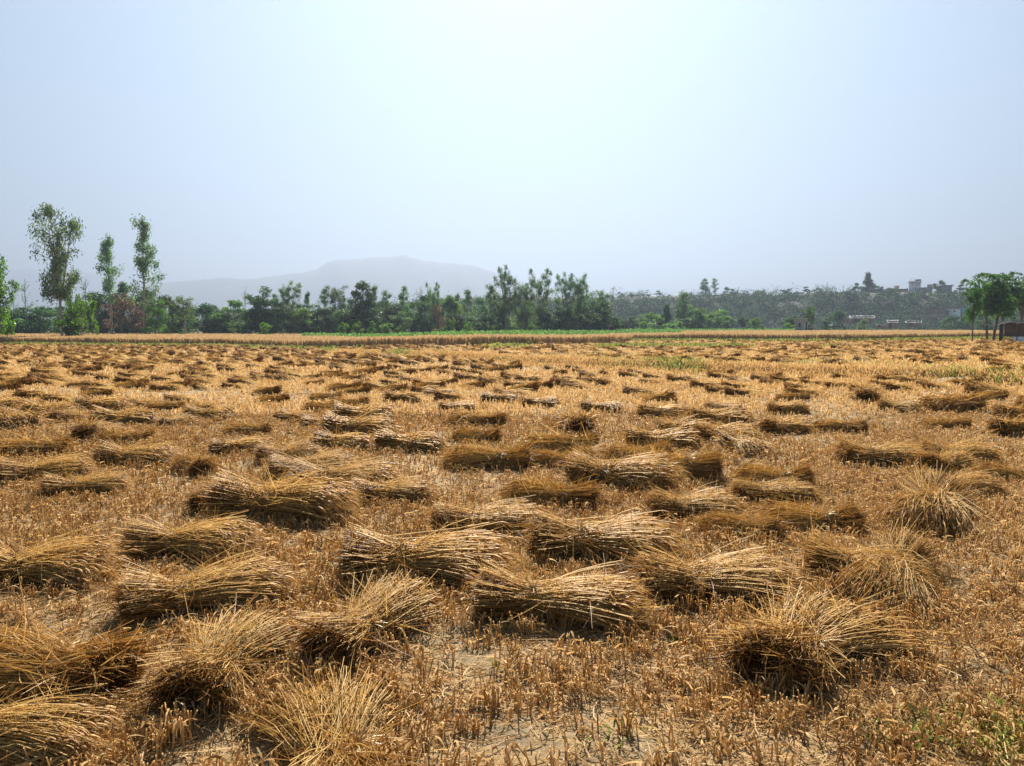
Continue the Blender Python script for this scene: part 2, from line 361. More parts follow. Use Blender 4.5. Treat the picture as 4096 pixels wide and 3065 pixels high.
def make_sheaf(seed, n, nleaf, near, rad, rb=.115, fb=.35, fh=.95, droop=.10, bend=0.0, mess=.12, splay=0.0):
    rb *= .86; fh *= .76; mess *= .85
    r = np.random.default_rng(seed)
    st = MB(); ea = MB(); bd = MB()
    K = 7 if near else 5
    P = sheaf_points(r, n, K, rb, fb, fh, droop, bend, mess, splay)
    bent = r.random(n) < .22                   # broken and kinked stems
    kk = r.integers(1, K - 1, n); kd = r.normal(0, .035, (n, 3)) * bent[:, None]
    P[np.arange(n), kk] += kd; P[..., 2] = np.maximum(P[..., 2], .01)
    tint = np.clip(r.normal(.6, .22, n), 0, 1)
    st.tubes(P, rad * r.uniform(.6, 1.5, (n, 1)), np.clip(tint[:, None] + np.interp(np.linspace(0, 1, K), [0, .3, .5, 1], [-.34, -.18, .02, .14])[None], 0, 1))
    # looser outer mantle over the bundle, tinted bright as lit straw on shaded faces
    nm_ = n // 6
    Mn = sheaf_points(r, nm_, K, rb * 1.16, fb, fh * 1.1, droop * 1.15, bend, mess * 1.7)
    a_ = r.uniform(0, 1, nm_)
    st.tubes(Mn, rad * r.uniform(.8, 1.5, (nm_, 1)), np.clip(.62 + .38 * a_, 0, 1))
    # strays that stick out of the bundle
    ns = max(3, n // 34)
    S = sheaf_points(r, ns, 4, rb * 1.05, fb, fh, droop, bend, mess * 2.2)
    S[:, :, 2] += (r.random(ns) * .10)[:, None] * np.linspace(1, .2, 4)[None] * (r.random(ns) < .6)[:, None]
    st.tubes(S, rad * .95, r.uniform(.55, 1, ns))
    # dry curled leaves, mostly over the butt half
    def leaves(m, xlo, xhi, surf, L, W, tlo, thi):
        x0 = r.uniform(xlo, xhi, m); th = r.uniform(-.35, pi + .35, m)
        yc, zc = sheaf_axis(x0, rb, droop, bend); s = sheaf_scale(x0, fb, fh)
        q = surf * r.uniform(.75, 1.08, m)
        p0 = np.stack([x0, yc + 1.35 * rb * s * q * np.cos(th), np.maximum(.02, zc + .92 * rb * s * q * np.sin(th))], -1)
        d = nrm(np.stack([r.normal(.1, 1, m), r.normal(0, .7, m), r.normal(0, .35, m)], -1))
        curl = nrm(r.normal(0, 1, (m, 3))) * r.uniform(.2, 1.5, (m, 1))
        KK = 5 if near else 3
        t = np.linspace(0, 1, KK)[None, :, None] * (L * r.uniform(.5, 1.3, m))[:, None, None]
        Pq = p0[:, None] + d[:, None] * t + curl[:, None] * t * t / L
        Pq[..., 2] = np.maximum(Pq[..., 2], .006)
        wd = W * r.uniform(.6, 1.3, (m, 1)) * np.linspace(1, .25, KK)[None]
        st.ribbons(Pq, wd, np.cross(d, nrm(r.normal(0, 1, (m, 3)))), r.uniform(tlo, thi, m))
    Lf = 1.0 if near else 1.5
    leaves(int(nleaf * .55), -.43, .02, 1.0, .13 * Lf, .008 * Lf, .0, .5)
    leaves(int(nleaf * .2), -.46, -.40, .8, .10 * Lf, .008 * Lf, .0, .45)
    leaves(int(nleaf * .4), -.05, .5, 1.0, .14 * Lf, .007 * Lf, .2, .8)
    # ears with awns
    tip = P[:, -1]; dr = nrm(P[:, -1] - P[:, -2])
    ke = 5 if near else 3
    u = np.linspace(0, 1, ke)
    el = r.uniform(.075, .115, n) * (1 if near else 1.15)
    sag = r.uniform(.1, .8, n)
    fan = r.normal(0, .25, (n, 3)) * np.array([.4, 1, .6])
    d2 = nrm(dr + fan)
    E = tip[:, None] + d2[:, None] * (u[None] * el[:, None])[..., None]
    E[..., 2] -= sag[:, None] * (u[None] * el[:, None]) * u[None] * .8
    E[..., 2] = np.maximum(E[..., 2], .012)
    prof = np.array([.35, 1, 1.1, .8, .15]) if near else np.array([.5, 1.1, .2])
    et = np.clip(r.normal(.5, .22, n), 0, 1)
    ea.tubes(E, (.0068 if near else .0095) * prof[None] * r.uniform(.8, 1.2, (n, 1)), et)
    na = 10 if near else 4
    j = np.repeat(np.arange(n), na)
    f = r.uniform(.1, 1, len(j))
    base = E[j, 0] + (E[j, -1] - E[j, 0]) * f[:, None]
    ad = nrm(nrm(E[j, -1] - E[j, 0]) + r.normal(0, .33, (len(j), 3)))
    tipa = base + ad * r.uniform(.05, .11, (len(j), 1)); tipa[:, 2] = np.maximum(tipa[:, 2], .006)
    ea.ribbons(np.stack([base, tipa], 1), np.array([[.0020, .0007]]) * (1 if near else 2.2), nrm(r.normal(0, 1, (len(j), 3))), np.clip(et[j] + .2, 0, 1))
    # twisted straw band with its knot
    nb = 26 if near else 8
    th = np.linspace(-.25, 2 * pi + .1, 18)[None] + r.uniform(0, 6.28, (nb, 1)) * 0
    xo = r.normal(0, .019, nb)[:, None] + .012 * np.sin(th * 2 + r.uniform(0, 6, (nb, 1)))
    rbn = 1.06 + r.uniform(0, .06, (nb, 1))
    zc0 = sheaf_axis(np.array([XB]), rb, droop, bend)[1][0]
    B = np.stack([XB + xo, 1.16 * rb * rbn * np.cos(th), np.maximum(.008, zc0 + .80 * rb * rbn * np.sin(th))], -1)
    bd.tubes(B, (.0044 if near else .0075), r.uniform(.5, 1, nb))
    kn = 26 if near else 8
    ka = r.uniform(.3, 2.6); kp = np.array([XB, 1.35 * rb * 1.08 * math.cos(ka), zc0 + .95 * rb * 1.1 * math.sin(ka)])
    kd = nrm(r.normal(0, 1, (kn, 3)) * np.array([1, .7, .6]) + np.array([0, math.cos(ka), math.sin(ka)]) * .6)
    t = np.linspace(0, 1, 4)[None, :, None] * r.uniform(.05, .15, (kn, 1, 1))
    KN = kp + kd[:, None] * t; KN[..., 2] -= 2.2 * t[..., 0] ** 2; KN[..., 2] = np.maximum(KN[..., 2], .01)
    bd.tubes(KN, (.0032 if near else .005), r.uniform(.3, 1, kn))
    return st, ea, bd
def sheaf_meshes(nm, *a, **k):
    st, ea, bd = make_sheaf(*a, **k)
    return (st.mesh('stalks_' + nm, M_straw), ea.mesh('ears_' + nm, M_ear), bd.mesh('band_' + nm, M_band))

SP = [dict(), dict(rb=.125, fb=.25, fh=.8, droop=.12), dict(rb=.11, fb=.45, fh=1.1, droop=.16, bend=.15), dict(rb=.12, fb=.3, fh=.9, droop=.06, bend=-.18),
      dict(rb=.13, fb=.2, fh=.7, mess=.09), dict(rb=.105, fb=.5, fh=1.2, mess=.16, droop=.14), dict(rb=.12, fb=.35, fh=1.0, bend=.25, droop=.1), dict(rb=.118, fb=.3, fh=.9, mess=.15, bend=-.1),
      dict(rb=.11, fb=.3, fh=1.1, mess=.15, splay=.15, droop=.30), dict(rb=.115, fb=.45, fh=1.1, mess=.18, splay=.1, droop=.30), dict(rb=.125, fb=.4, fh=1.1, mess=.16, splay=.1, droop=.24)]
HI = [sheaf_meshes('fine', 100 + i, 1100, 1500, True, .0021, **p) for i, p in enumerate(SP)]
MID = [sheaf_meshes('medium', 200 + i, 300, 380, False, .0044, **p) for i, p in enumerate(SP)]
def low_sheaf(seed, n, p, rad):
    q = dict(p); r = np.random.default_rng(seed)
    q['rb'] = q.get('rb', .115) * .9; q['fh'] = q.get('fh', .95) * .7; q['droop'] = q.get('droop', .1) * 2.4
    b = MB()
    P = sheaf_points(r, n, 5, q['rb'], q.get('fb', .35), q.get('fh', .95), q.get('droop', .1), q.get('bend', 0), q.get('mess', .12), q.get('splay', 0))
    P[:, -1] += (P[:, -1] - P[:, -2]) * .35; P[:, -1, 2] = np.maximum(.02, P[:, -1, 2] - .02)
    b.tubes(P, rad * np.array([[1, 1, .9, .9, .8]]) * r.uniform(.8, 1.2, (n, 1)), np.clip(r.normal(.5, .2, (n, 1)) + np.array([[-.25, -.12, .08, .3, .42]]), 0, 1))
    m = n // 2
    x0 = r.uniform(-.45, .05, m); th = r.uniform(-.2, pi + .2, m)
    yc, zc = sheaf_axis(x0, q['rb'], q.get('droop', .1), q.get('bend', 0)); s = sheaf_scale(x0, q.get('fb', .35), .9)
    p0 = np.stack([x0, yc + 1.4 * q['rb'] * s * np.cos(th), np.maximum(.02, zc + .95 * q['rb'] * s * np.sin(th))], -1)
    p1 = p0 + r.normal(0, .07, (m, 3)); p1[:, 2] = np.maximum(p1[:, 2], .01)
    b.ribbons(np.stack([p0, p1], 1), .018, r.normal(0, 1, (m, 3)), r.uniform(0, .5, m))
    return b
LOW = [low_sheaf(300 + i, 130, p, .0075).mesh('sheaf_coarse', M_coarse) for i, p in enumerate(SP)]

placed = []                                   # (x, y, length, angle) of every sheaf, to keep the others clear
def put_sheaf(kind, var, B, H, label, group, flip=1.0, length=None):
    B = np.asarray(B, float); H = np.asarray(H, float)
    dv = H - B; L = float(np.hypot(dv[0], dv[1])) if length is None else length
    L = min(1.3, max(.72, L)); ang = math.atan2(dv[1], dv[0])
    ux = np.array([math.cos(ang), math.sin(ang)])
    o2 = B[:2] + ux * L * .38                 # local origin: the band end of the butt
    z = float(ground_z(o2[0], o2[1]))
    zb = float(ground_z(*(B[:2]))); zh = float(ground_z(*(B[:2] + ux * L)))
    sc = (L / 1.2, flip * L / 1.16 * random.uniform(.9, 1.1), min(1.05, L / 1.12) * random.uniform(.92, 1.12))
    placed.append((o2[0] + ux[0] * .08, o2[1] + ux[1] * .08, L, ang))
    if kind == 'low':
        o = obj('wheat_sheaf', LOW[var % len(LOW)]); tag(o, label, 'wheat sheaf', group)
    else:
        o = thing('wheat_sheaf', label, 'wheat sheaf', (0, 0, 0), 0, group)
        for nm, me in zip(('stalks', 'ears', 'band'), (HI if kind == 'hi' else MID)[var % len(HI)]):
            obj(nm, me, o)
    o.location = (o2[0], o2[1], z - .004)
    o.rotation_euler = (0, -math.atan2(zh - zb, L), ang)
    if abs(dv[1]) > .8 * abs(dv[0]) and kind == 'hi' and B[1] > 3.6: sc = (sc[0] * .92, sc[1] * .78, sc[2] * .86)     # narrower bundles seen end on
    o.scale = sc
    return o
S = 4096 / 2212.0
GS = 'cut wheat sheaves lying on the stubble field'
# butt x,y -> head x,y on the ground in the 2212 px view, variant, label
NEAR = [
 (-190, 1640, 195, 1600, 8, 'feathery wheat sheaf cut off by the bottom left corner, heads pointing right'),
 (255, 1515, -110, 1450, 2, 'wheat sheaf at the left frame edge with its big shaded butt turned right'),
 (400, 1550, 575, 1365, 9, 'fanned out wheat sheaf with brown leafy butt facing us and pale stems sprayed behind'),
 (735, 1830, 705, 1500, 8, 'wheat sheaf at the bottom edge, its bearded heads spraying up and left'),
 (690, 1450, 925, 1310, 6, 'curved wheat sheaf with dark butt beside bare soil and heads bent to the upper right'),
 (262, 1345, 640, 1275, 1, 'long wheat sheaf left of the curved one, leafy dark butt left, heads brushing right'),
 (-75, 1262, 268, 1243, 5, 'wheat sheaf on the left edge showing only its combed heads, behind the dark butt'),
 (285, 1195, 565, 1190, 7, 'wheat sheaf with a tuft of pale straws standing up at its band'),
 (745, 1245, 1115, 1238, 0, 'straight wheat sheaf with broad band, its heads touching the large centre sheaf'),
 (1030, 1325, 1415, 1345, 2, 'largest centre sheaf with knotted band and bearded heads drooping right over a black shadow'),
 (1385, 1280, 1735, 1280, 1, 'thick wheat sheaf right of the large centre sheaf, heads fanned to the right'),
 (1650, 1490, 1835, 1345, 10, 'wheat sheaf with round dark butt facing us amid tall stubble at lower right'),
 (1960, 1215, 1865, 1335, 8, 'cone shaped wheat sheaf at lower right with pale stems spilling down toward us'),
 (2030, 1090, 1985, 1170, 9, 'whitish splayed wheat sheaf at the right with glinting stem ends pointing up'),
 (1985, 1062, 2130, 1066, 5, 'reddish wheat sheaf just behind the whitish splayed one'),
 (1855, 1145, 1630, 1140, 7, 'wheat sheaf with crossed stems lying left of the whitish splayed one'),
 (1690, 1165, 1490, 1130, 10, 'loose pale wheat sheaf with crossing stems in the right middle'),
 (1405, 1115, 1610, 1112, 1, 'wheat sheaf with a short dark butt behind the loose pale crossing one'),
 (1148, 1195, 1468, 1197, 0, 'wheat sheaf behind the largest centre one, leafy butt left and band near it'),
 (938, 1165, 1190, 1150, 4, 'neat wheat sheaf whose heads meet the leafy butt at centre'),
 (1288, 1095, 1085, 1078, 6, 'wheat sheaf with a mop of brown leaves on its right end'),
 (430, 1112, 540, 1065, 9, 'untidy upright clump of wheat with pale bent straws at the left centre'),
 (468, 1120, 778, 1118, 3, 'long wheat sheaf left of centre with arched back and deep shadow beneath'),
 (758, 1088, 948, 1082, 4, 'tied wheat sheaf just behind the neat centre sheaf, band at its left third'),
 (632, 1060, 868, 1050, 0, 'wheat sheaf with leafy band stacked behind two others left of centre'),
 (585, 1033, 775, 1018, 6, 'farthest of the four sheaves heaped left of centre'),
 (95, 1078, 292, 1055, 2, 'short wheat sheaf with messy dark butt near the left edge'),
 (-5, 1045, 210, 1025, 7, 'wheat sheaf touching the left edge behind the messy one, with green weed on it'),
 (442, 1032, 395, 1010, 10, 'small wheat sheaf seen end on, dark round butt left of the heaped four'),
 (213, 1005, 388, 1000, 1, 'wheat sheaf with tight band and dark gap beneath it, left side'),
 (148, 983, -20, 985, 4, 'wheat sheaf running out of the left edge with dark butt right'),
 (332, 958, 195, 962, 0, 'wheat sheaf with square dark right end, left side'),
 (455, 982, 592, 972, 3, 'wheat sheaf with clean cut butt left and a pale band across its middle'),
 (560, 1002, 690, 985, 5, 'thin wheat sheaf lying just before the farther left heap'),
 (682, 968, 812, 972, 2, 'wheat sheaf with dark square butt left of the long centre one'),
 (815, 972, 972, 976, 0, 'long wheat sheaf left of the central gap with its heads to the right'),
 (700, 942, 868, 940, 7, 'flat wheat sheaf behind the dark square butted one'),
 (1142, 1012, 955, 1006, 1, 'wheat sheaf just left of the central pair with heads swept to the left'),
 (1292, 980, 1128, 978, 4, 'wheat sheaf with thick dark right end under a loose topknot'),
 (1255, 940, 1225, 918, 9, 'loose pale topknot of wheat standing behind the thick dark ended sheaf'),
 (1255, 1015, 1150, 1003, 10, 'round leafy wheat sheaf in front of the thick dark ended one'),
 (1228, 1045, 1475, 1062, 6, 'big wheat sheaf right of centre, banded near its left end, heads drooping right'),
 (1445, 996, 1295, 1006, 3, 'wheat sheaf with band near its right end behind the big right centre one'),
 (1555, 1036, 1345, 1028, 4, 'wheat sheaf with bristly square butt turned right, right of centre'),
 (1352, 968, 1522, 966, 0, 'wheat sheaf with standing pale band ends, right of centre'),
 (1568, 965, 1655, 990, 8, 'pale spilled wheat sheaf with glossy stems, right of the banded one'),
 (1420, 943, 1545, 940, 1, 'wheat sheaf with round dark butt behind the standing band one'),
 (1500, 952, 1640, 948, 5, 'wheat sheaf with white band lying beside the round dark butt'),
 (1752, 1054, 1580, 1048, 7, 'loose wheat sheaf with a dark leafy hump on its right end'),
 (1588, 1084, 1768, 1080, 4, 'tied wheat sheaf in front of the loose one with dark leafy hump'),
 (1815, 1003, 2003, 1004, 0, 'tied wheat sheaf alone at the right, frayed butt left, upright stubble before it'),
 (1990, 995, 2150, 998, 3, 'wheat sheaf right of the lone tied one with bearded drooping heads'),
 (2095, 925, 1985, 922, 8, 'bright straw wheat sheaf with splayed stems near the right edge'),
 (2148, 942, 2270, 936, 1, 'dark wheat sheaf cut off by the right edge, upper one'),
 (2270, 1050, 2120, 1030, 5, 'thin spread wheat sheaf at the right edge below the dark one'),
 (1872, 937, 1750, 928, 2, 'tied wheat sheaf with frayed left end and dark right butt at right'),
 (1742, 1232, 1900, 1255, 10, 'flattened spill of wheat beside the cone shaped sheaf'),
 (1092, 922, 962, 918, 6, 'wheat sheaf alone in the central gap with loose stems on top'),
 (1080, 957, 982, 952, 7, 'small wheat sheaf with dark middle in the central gap'),
 (950, 890, 1018, 888, 4, 'small tidy wheat sheaf above the lone central gap one'),
 (1040, 870, 1128, 870, 1, 'long flat wheat sheaf, left of a chained pair above centre'),
 (1128, 880, 1215, 878, 0, 'long flat wheat sheaf, right of a chained pair above centre'),
 (1255, 888, 1352, 890, 3, 'wheat sheaf with grey green tops, leftmost of a chain of three'),
 (1380, 903, 1502, 902, 2, 'wheat sheaf with banded butt, middle of a chain of three'),
 (1490, 915, 1625, 914, 0, 'arched wheat sheaf, rightmost of a chain of three'),
 (1748, 865, 1680, 866, 4, 'compact dark wheat sheaf on the right with clear band'),
 (1872, 872, 1862, 855, 10, 'round wheat bundle seen end on, dark as a nest, at the right'),
 (2112, 888, 1990, 892, 1, 'double length dark wheat sheaf below the green weed bank'),
 (920, 855, 990, 856, 2, 'dark butted wheat sheaf just beyond the central gap'),
 (738, 865, 665, 866, 4, 'square ended dark wheat sheaf left of the central gap'),
 (400, 885, 352, 886, 1, 'short dark wheat sheaf, left field, beside a flat one'),
 (165, 890, 290, 888, 3, 'wheat sheaf with lifted left end in the left field'),
 (200, 918, 352, 914, 0, 'long wheat sheaf with a white upright straw at its band, left field'),
 (405, 905, 515, 906, 7, 'wheat sheaf with bristling pale stalks, left field'),
 (280, 880, 352, 884, 5, 'low wheat sheaf behind the white straw one'),
 (652, 922, 722, 918, 8, 'fluffy wheat sheaf left of a long dark pair'),
 (720, 912, 862, 910, 0, 'long dark wheat sheaf with leafy right end beside the fluffy one'),
 (580, 940, 505, 938, 4, 'blocky dark ended wheat sheaf left of centre'),
 (600, 908, 668, 912, 6, 'greyish combed wheat sheaf above the blocky one'),
 (105, 915, 185, 905, 10, 'pointed dark wheat sheaf with pale fan behind it near the left edge'),
 (-10, 922, 85, 928, 7, 'flat wheat sheaf with long combed stems on the left edge'),
 (180, 955, 225, 935, 10, 'small black wheat bundle tilted beside the square ended left sheaf'),
 (1650, 938, 1745, 932, 5, 'combed wheat sheaf left of the frayed tied one'),
 (1250, 1000, 1330, 985, 9, 'small spilled bundle between two sheaves right of centre'),
 (350, 925, 420, 915, 6, 'thin wheat sheaf right of the white straw one'),
 (2000, 1020, 2090, 1012, 6, 'sparse low wheat sheaf behind the reddish one'),
]
for i, (bx, by, hx_, hy_, v, lab) in enumerate(NEAR):
    B = gpx(bx * S, by * S); H = gpx(hx_ * S, hy_ * S)
    put_sheaf('hi' if by > 985 else 'mid', v, B, H, lab, GS)

# the others: scattered over the field, kept apart, nearest ones as individuals
def edge_y(x):                               # near edge of the standing wheat (world y) over world x
    return np.interp(x, EX, EYY)
_e = [(-700, 1380), (0, 1380), (800, 1386), (1024, 1390), (1250, 1397), (1500, 1393), (1850, 1384), (2048, 1380), (2490, 1374), (2530, 1364), (3072, 1366), (3500, 1364), (3850, 1356), (4300, 1352), (5200, 1352)]
_ep = np.array([gpx(a, b) for a, b in _e])
EX, EYY = _ep[:, 0], _ep[:, 1]
cand = []
grid = {}
def ok(x, y, dmin):
    k = (int(x // 1.5), int(y // 1.5))
    for a in (-1, 0, 1):
        for b in (-1, 0, 1):
            for (px_, py_) in grid.get((k[0] + a, k[1] + b), ()):
                if (px_ - x) ** 2 / 1.2 + (py_ - y) ** 2 * 2.2 < dmin * dmin: return False
    return True
def reg(x, y): grid.setdefault((int(x // 1.5), int(y // 1.5)), []).append((x, y))
for p in placed: reg(p[0], p[1])
tries = 0
while len(cand) < 1900 and tries < 60000:
    tries += 1
    y = math.sqrt(random.uniform(9.5 ** 2, 92 ** 2)); x = random.uniform(-1, 1) * (.78 * y + 3)
    if y > edge_y(x) - .8: continue
    if 8 < y < 17.5 and abs(x) < .70 * y and random.random() < .45: continue
    if y < 13.2 and abs(x) < .62 * y: continue
    up = y > bund_y(x)
    if abs(y - bund_y(x)) < .9 and x > -14: continue
    if up and x > -6 and random.random() < .35: continue
    if not ok(x, y, 1.0 if y < 30 else .92): continue
    reg(x, y); cand.append((x, y))
cand.sort(key=lambda c: c[1])
def sheaf_angle():
    a = random.gauss(0, .32)
    if random.random() < .22: a = random.uniform(-1.5, 1.5)
    return a + (pi if random.random() < .38 else 0)
indiv = []
others = []
for (x, y) in cand:
    inview = abs(x) < .70 * y + .4
    if inview and len(indiv) < 298 - len(NEAR): indiv.append((x, y))
    else: others.append((x, y))
LAND = [(-9e9, 'at the far left side of the field'), (150, 'below the forked eucalyptus'), (380, 'below the pair of slim eucalyptus'), (700, 'below the dark grove left of the mountain'), (1150, 'below the left slope of the mountain'),
        (1500, 'below the mountain summit'), (1850, 'below the right slope of the mountain'), (2080, 'below the tallest middle eucalyptus clump'), (2350, 'below the ruined brick wall'), (2650, 'below the dark conical tree'),
        (2950, 'below the small pump house'), (3350, 'below the tarpaulin shacks'), (3620, 'below the white tower house'), (3850, 'below the slender green trees at the right')]
cells = {}
for (x, y) in indiv:
    px = 2048 + x / y * F
    land = [l for a, l in LAND if px >= a][-1]
    row = 'third row back' if y < 16 else ('middle rows' if y < 21 else 'far rows')
    cells.setdefault((land, row), []).append((x, y))
ORD = ['nearest', 'second nearest', 'third nearest', 'fourth nearest', 'fifth nearest', 'sixth nearest', 'seventh nearest', 'eighth nearest', 'ninth nearest', 'tenth nearest', 'eleventh nearest', 'twelfth nearest']
ordn = lambda i, n: 'only' if n == 1 else ('farthest' if i == n - 1 else ORD[min(i, len(ORD) - 1)])
for (land, row), lst in cells.items():
    lst.sort(key=lambda c: c[1])
    for i, (x, y) in enumerate(lst):
        a = sheaf_angle(); v = random.randrange(len(SP))
        if random.random() < .6: v = v % 8
        L = random.uniform(.76, 1.02)
        d = np.array([math.cos(a), math.sin(a)])
        B = np.array([x, y]) - d * L * .5
        side = 'butt left' if math.cos(a) > .5 else ('butt right' if math.cos(a) < -.5 else 'seen end on')
        put_sheaf('mid' if y < 15 else 'low', v, B, B + d * L, '%s sheaf in the %s %s' % (ordn(i, len(lst)), row, land), GS)
# everything farther: one mass of small sheaves
ST = MB()
proto = [low_sheaf(400 + i, 44, p, .0125) for i, p in enumerate(SP)]
pv = [np.concatenate(p.v) for p in proto]; pq = [np.concatenate(p.q) for p in proto]; pt = [np.concatenate(p.t) for p in proto]
for (x, y) in others:
    v = random.randrange(len(SP)); a = sheaf_angle(); L = random.uniform(.72, 1.0) / 1.1
    flat = random.uniform(.8, 1.3)
    if y > bund_y(x) and x > -6: flat *= random.uniform(.45, .9)
    V = pv[v] * np.array([L, L * random.uniform(.9, 1.3), flat])
    c, s = math.cos(a), math.sin(a)
    V = np.stack([V[:, 0] * c - V[:, 1] * s + x, V[:, 0] * s + V[:, 1] * c + y, V[:, 2] + float(ground_z(x, y)) - .005], -1)
    ST.add(V, pq[v], np.clip(pt[v] + random.gauss(.06, .16), 0, 1))
tag(obj('distant_sheaves', ST.mesh('distant_sheaves', M_coarse)), 'mass of small wheat sheaves covering the far field', 'wheat sheaves', kind='stuff')

# ------------------------------------------------------------------ stubble and loose straw
def cover_noise(x, y):
    return wav(x, y, .55, 0, 6) * .5 + wav(x, y, 1.7, 6, 14) * .6
def scatter(y0, y1, per_m2, margin=1.2):
    area = .70 * (y1 * y1 - y0 * y0) + 2 * margin * (y1 - y0)
    n = int(area * per_m2)
    y = np.sqrt(rng.uniform(y0 * y0, y1 * y1, n)); x = rng.uniform(-1, 1, n) * (.70 * y + margin)
    keep = y < edge_y(x) - .3
    return x[keep], y[keep]
bare = [(gpx(1900, 2640), .42), (gpx(1750, 2560), .35), (gpx(2150, 2980), .38), (gpx(2450, 2900), .3), (gpx(400, 2540), .3), (gpx(2500, 2960), .3), (gpx(1000, 3000), .35), (gpx(3080, 2960), .25), (gpx(2060, 2740), .3), (gpx(250, 2500), .25)]
def bare_mask(x, y):
    m = np.zeros_like(x)
    for c, r_ in bare: m = np.maximum(m, np.exp(-(((x - c[0]) / (r_ * .62)) ** 2 + ((y - c[1]) / (r_ * .5)) ** 2)))
    return m
SB = MB()
def stubble(y0, y1, tufts, nst, rad, hgt, sides, leafw):
    x, y = scatter(y0, y1, tufts)
    c = cover_noise(x, y); b = bare_mask(x, y)
    keep = (rng.random(len(x)) < np.clip(.72 + .38 * c, .15, 1)) & (rng.random(len(x)) > b * .8)
    x, y, c = x[keep], y[keep], c[keep]
    cnt = rng.integers(nst[0], nst[1] + 1, len(x)); j = np.repeat(np.arange(len(x)), cnt); N = len(j)
    ht = hgt * rng.uniform(.75, 1.3, len(x)) * (1 + .15 * c)
    bx = x[j] + rng.normal(0, .030, N); by = y[j] + rng.normal(0, .018, N); bz = ground_z(bx, by)
    lean = (rng.normal(0, .10, (len(x), 2)))[j] + rng.normal(0, .13, (N, 2))
    hh = ht[j] * rng.uniform(.55, 1.15, N)
    K = 3 if sides > 2 else 2
    u = np.linspace(0, 1, K)[None]
    kink = rng.normal(0, .012, (N, 2))
    P = np.stack([bx[:, None] + lean[:, :1] * hh[:, None] * u + kink[:, :1] * u * u, by[:, None] + lean[:, 1:] * hh[:, None] * u + kink[:, 1:] * u * u, bz[:, None] - .01 + hh[:, None] * u], -1)
    tint = np.clip(rng.normal(.70 if y1 < 14 else .5, .2, len(x))[j] + rng.normal(0, .12, N), 0, 1)
    if sides > 2: SB.tubes(P, rad * rng.uniform(.7, 1.3, (N, 1)), tint, sides)
    else: SB.ribbons(P, rad * 2 * rng.uniform(.7, 1.3, (N, 1)), np.stack([np.ones(N), rng.normal(0, .6, N), 0 * bx], -1), tint)
    # dry leaf sheaths that bend over
    m = np.repeat(np.arange(N), rng.integers(0, 3, N)) if leafw else np.zeros(0, int); M_ = len(m)
    if M_:
        f = rng.uniform(.2, 1.0, M_)
        p0 = P[m, 0] + (P[m, -1] - P[m, 0]) * f[:, None]
        dr = nrm(np.concatenate([rng.normal(0, 1, (M_, 2)), rng.uniform(.1, 1.3, (M_, 1))], 1))
        ln = rng.uniform(.03, .10, M_)
        t = np.linspace(0, 1, 4)[None, :, None] * ln[:, None, None]
        Q_ = p0[:, None] + dr[:, None] * t; Q_[..., 2] -= rng.uniform(4, 16, M_)[:, None] * t[..., 0] ** 2
        Q_[..., 2] = np.maximum(Q_[..., 2], ground_z(p0[:, 0], p0[:, 1])[:, None] + .003)
        sd = np.cross(dr, nrm(rng.normal(0, 1, (M_, 3)) + np.array([0, 0, .3])))
        SB.ribbons(Q_, leafw * rng.uniform(.6, 1.4, (M_, 1)) * np.array([[1, 1, .75, .2]]), sd, np.clip(rng.normal(.52, .24, M_), 0, 1))
stubble(1.3, 4.2, 170, (3, 9), .0027, .085, 4, .0075)
stubble(4.2, 7.5, 180, (3, 7), .0032, .085, 3, .008)
stubble(7.5, 13, 190, (2, 4), .0042, .09, 3, .010)
stubble(13, 24, 110, (1, 3), .0065, .10, 2, .016)
stubble(24, 45, 46, (1, 2), .012, .11, 2, 0)
stubble(45, 92, 13, (1, 2), .022, .12, 2, 0)
n = 34000; x = rng.uniform(-15, 22, n); y = bund_y(x) + rng.normal(.1, .55, n); z = ground_z(x, y); hh = rng.uniform(.06, .2, n)
P = np.stack([np.stack([x, x + rng.normal(0, .05, n)], 1), np.stack([y, y + rng.normal(0, .05, n)], 1), np.stack([z - .01, z + hh], 1)], -1)
SB.ribbons(P, .016 * rng.uniform(.6, 1.4, (n, 1)), np.stack([np.ones(n), rng.normal(0, .5, n), 0 * x], -1), rng.uniform(.2, .8, n))
tag(obj('stubble', SB.mesh('stubble', M_stub)), 'golden cut wheat stubble standing in tufts all over the field', 'stubble', kind='stuff')
LB = MB()
def litter(y0, y1, per, rad, ln):
    x, y = scatter(y0, y1, per)
    keep = (rng.random(len(x)) < np.clip(.6 + .45 * cover_noise(x + 3, y), .15, 1)) & (rng.random(len(x)) > bare_mask(x, y) * .75)
    x, y = x[keep], y[keep]; N = len(x)
    a = rng.uniform(0, 2 * pi, N); l = ln * rng.gamma(2.2, .45, N)
    d = np.stack([np.cos(a), np.sin(a)], -1); cv = rng.normal(0, .18, N)
    u = np.linspace(-.5, .5, 4)[None]
    px = x[:, None] + d[:, :1] * l[:, None] * u - d[:, 1:] * cv[:, None] * l[:, None] * u * u * 2
    py = y[:, None] + d[:, 1:] * l[:, None] * u + d[:, :1] * cv[:, None] * l[:, None] * u * u * 2
    z = ground_z(px, py) + .004 + np.abs(rng.normal(0, .012, N))[:, None] + rng.normal(0, .07, N)[:, None] * l[:, None] * u
    z = np.maximum(z, ground_z(px, py) + .002)
    side = np.cross(np.concatenate([d, np.zeros((N, 1))], 1), nrm(rng.normal(0, .6, (N, 3)) + np.array([0, 0, 1.0])))
    LB.ribbons(np.stack([px, py, z], -1), rad * 2 * rng.uniform(.6, 1.4, (N, 1)), side, np.clip(rng.normal(.45, .25, N), 0, 1))
litter(1.3, 4.2, 3200, .0019, .075)
litter(4.2, 8, 1500, .0026, .085)
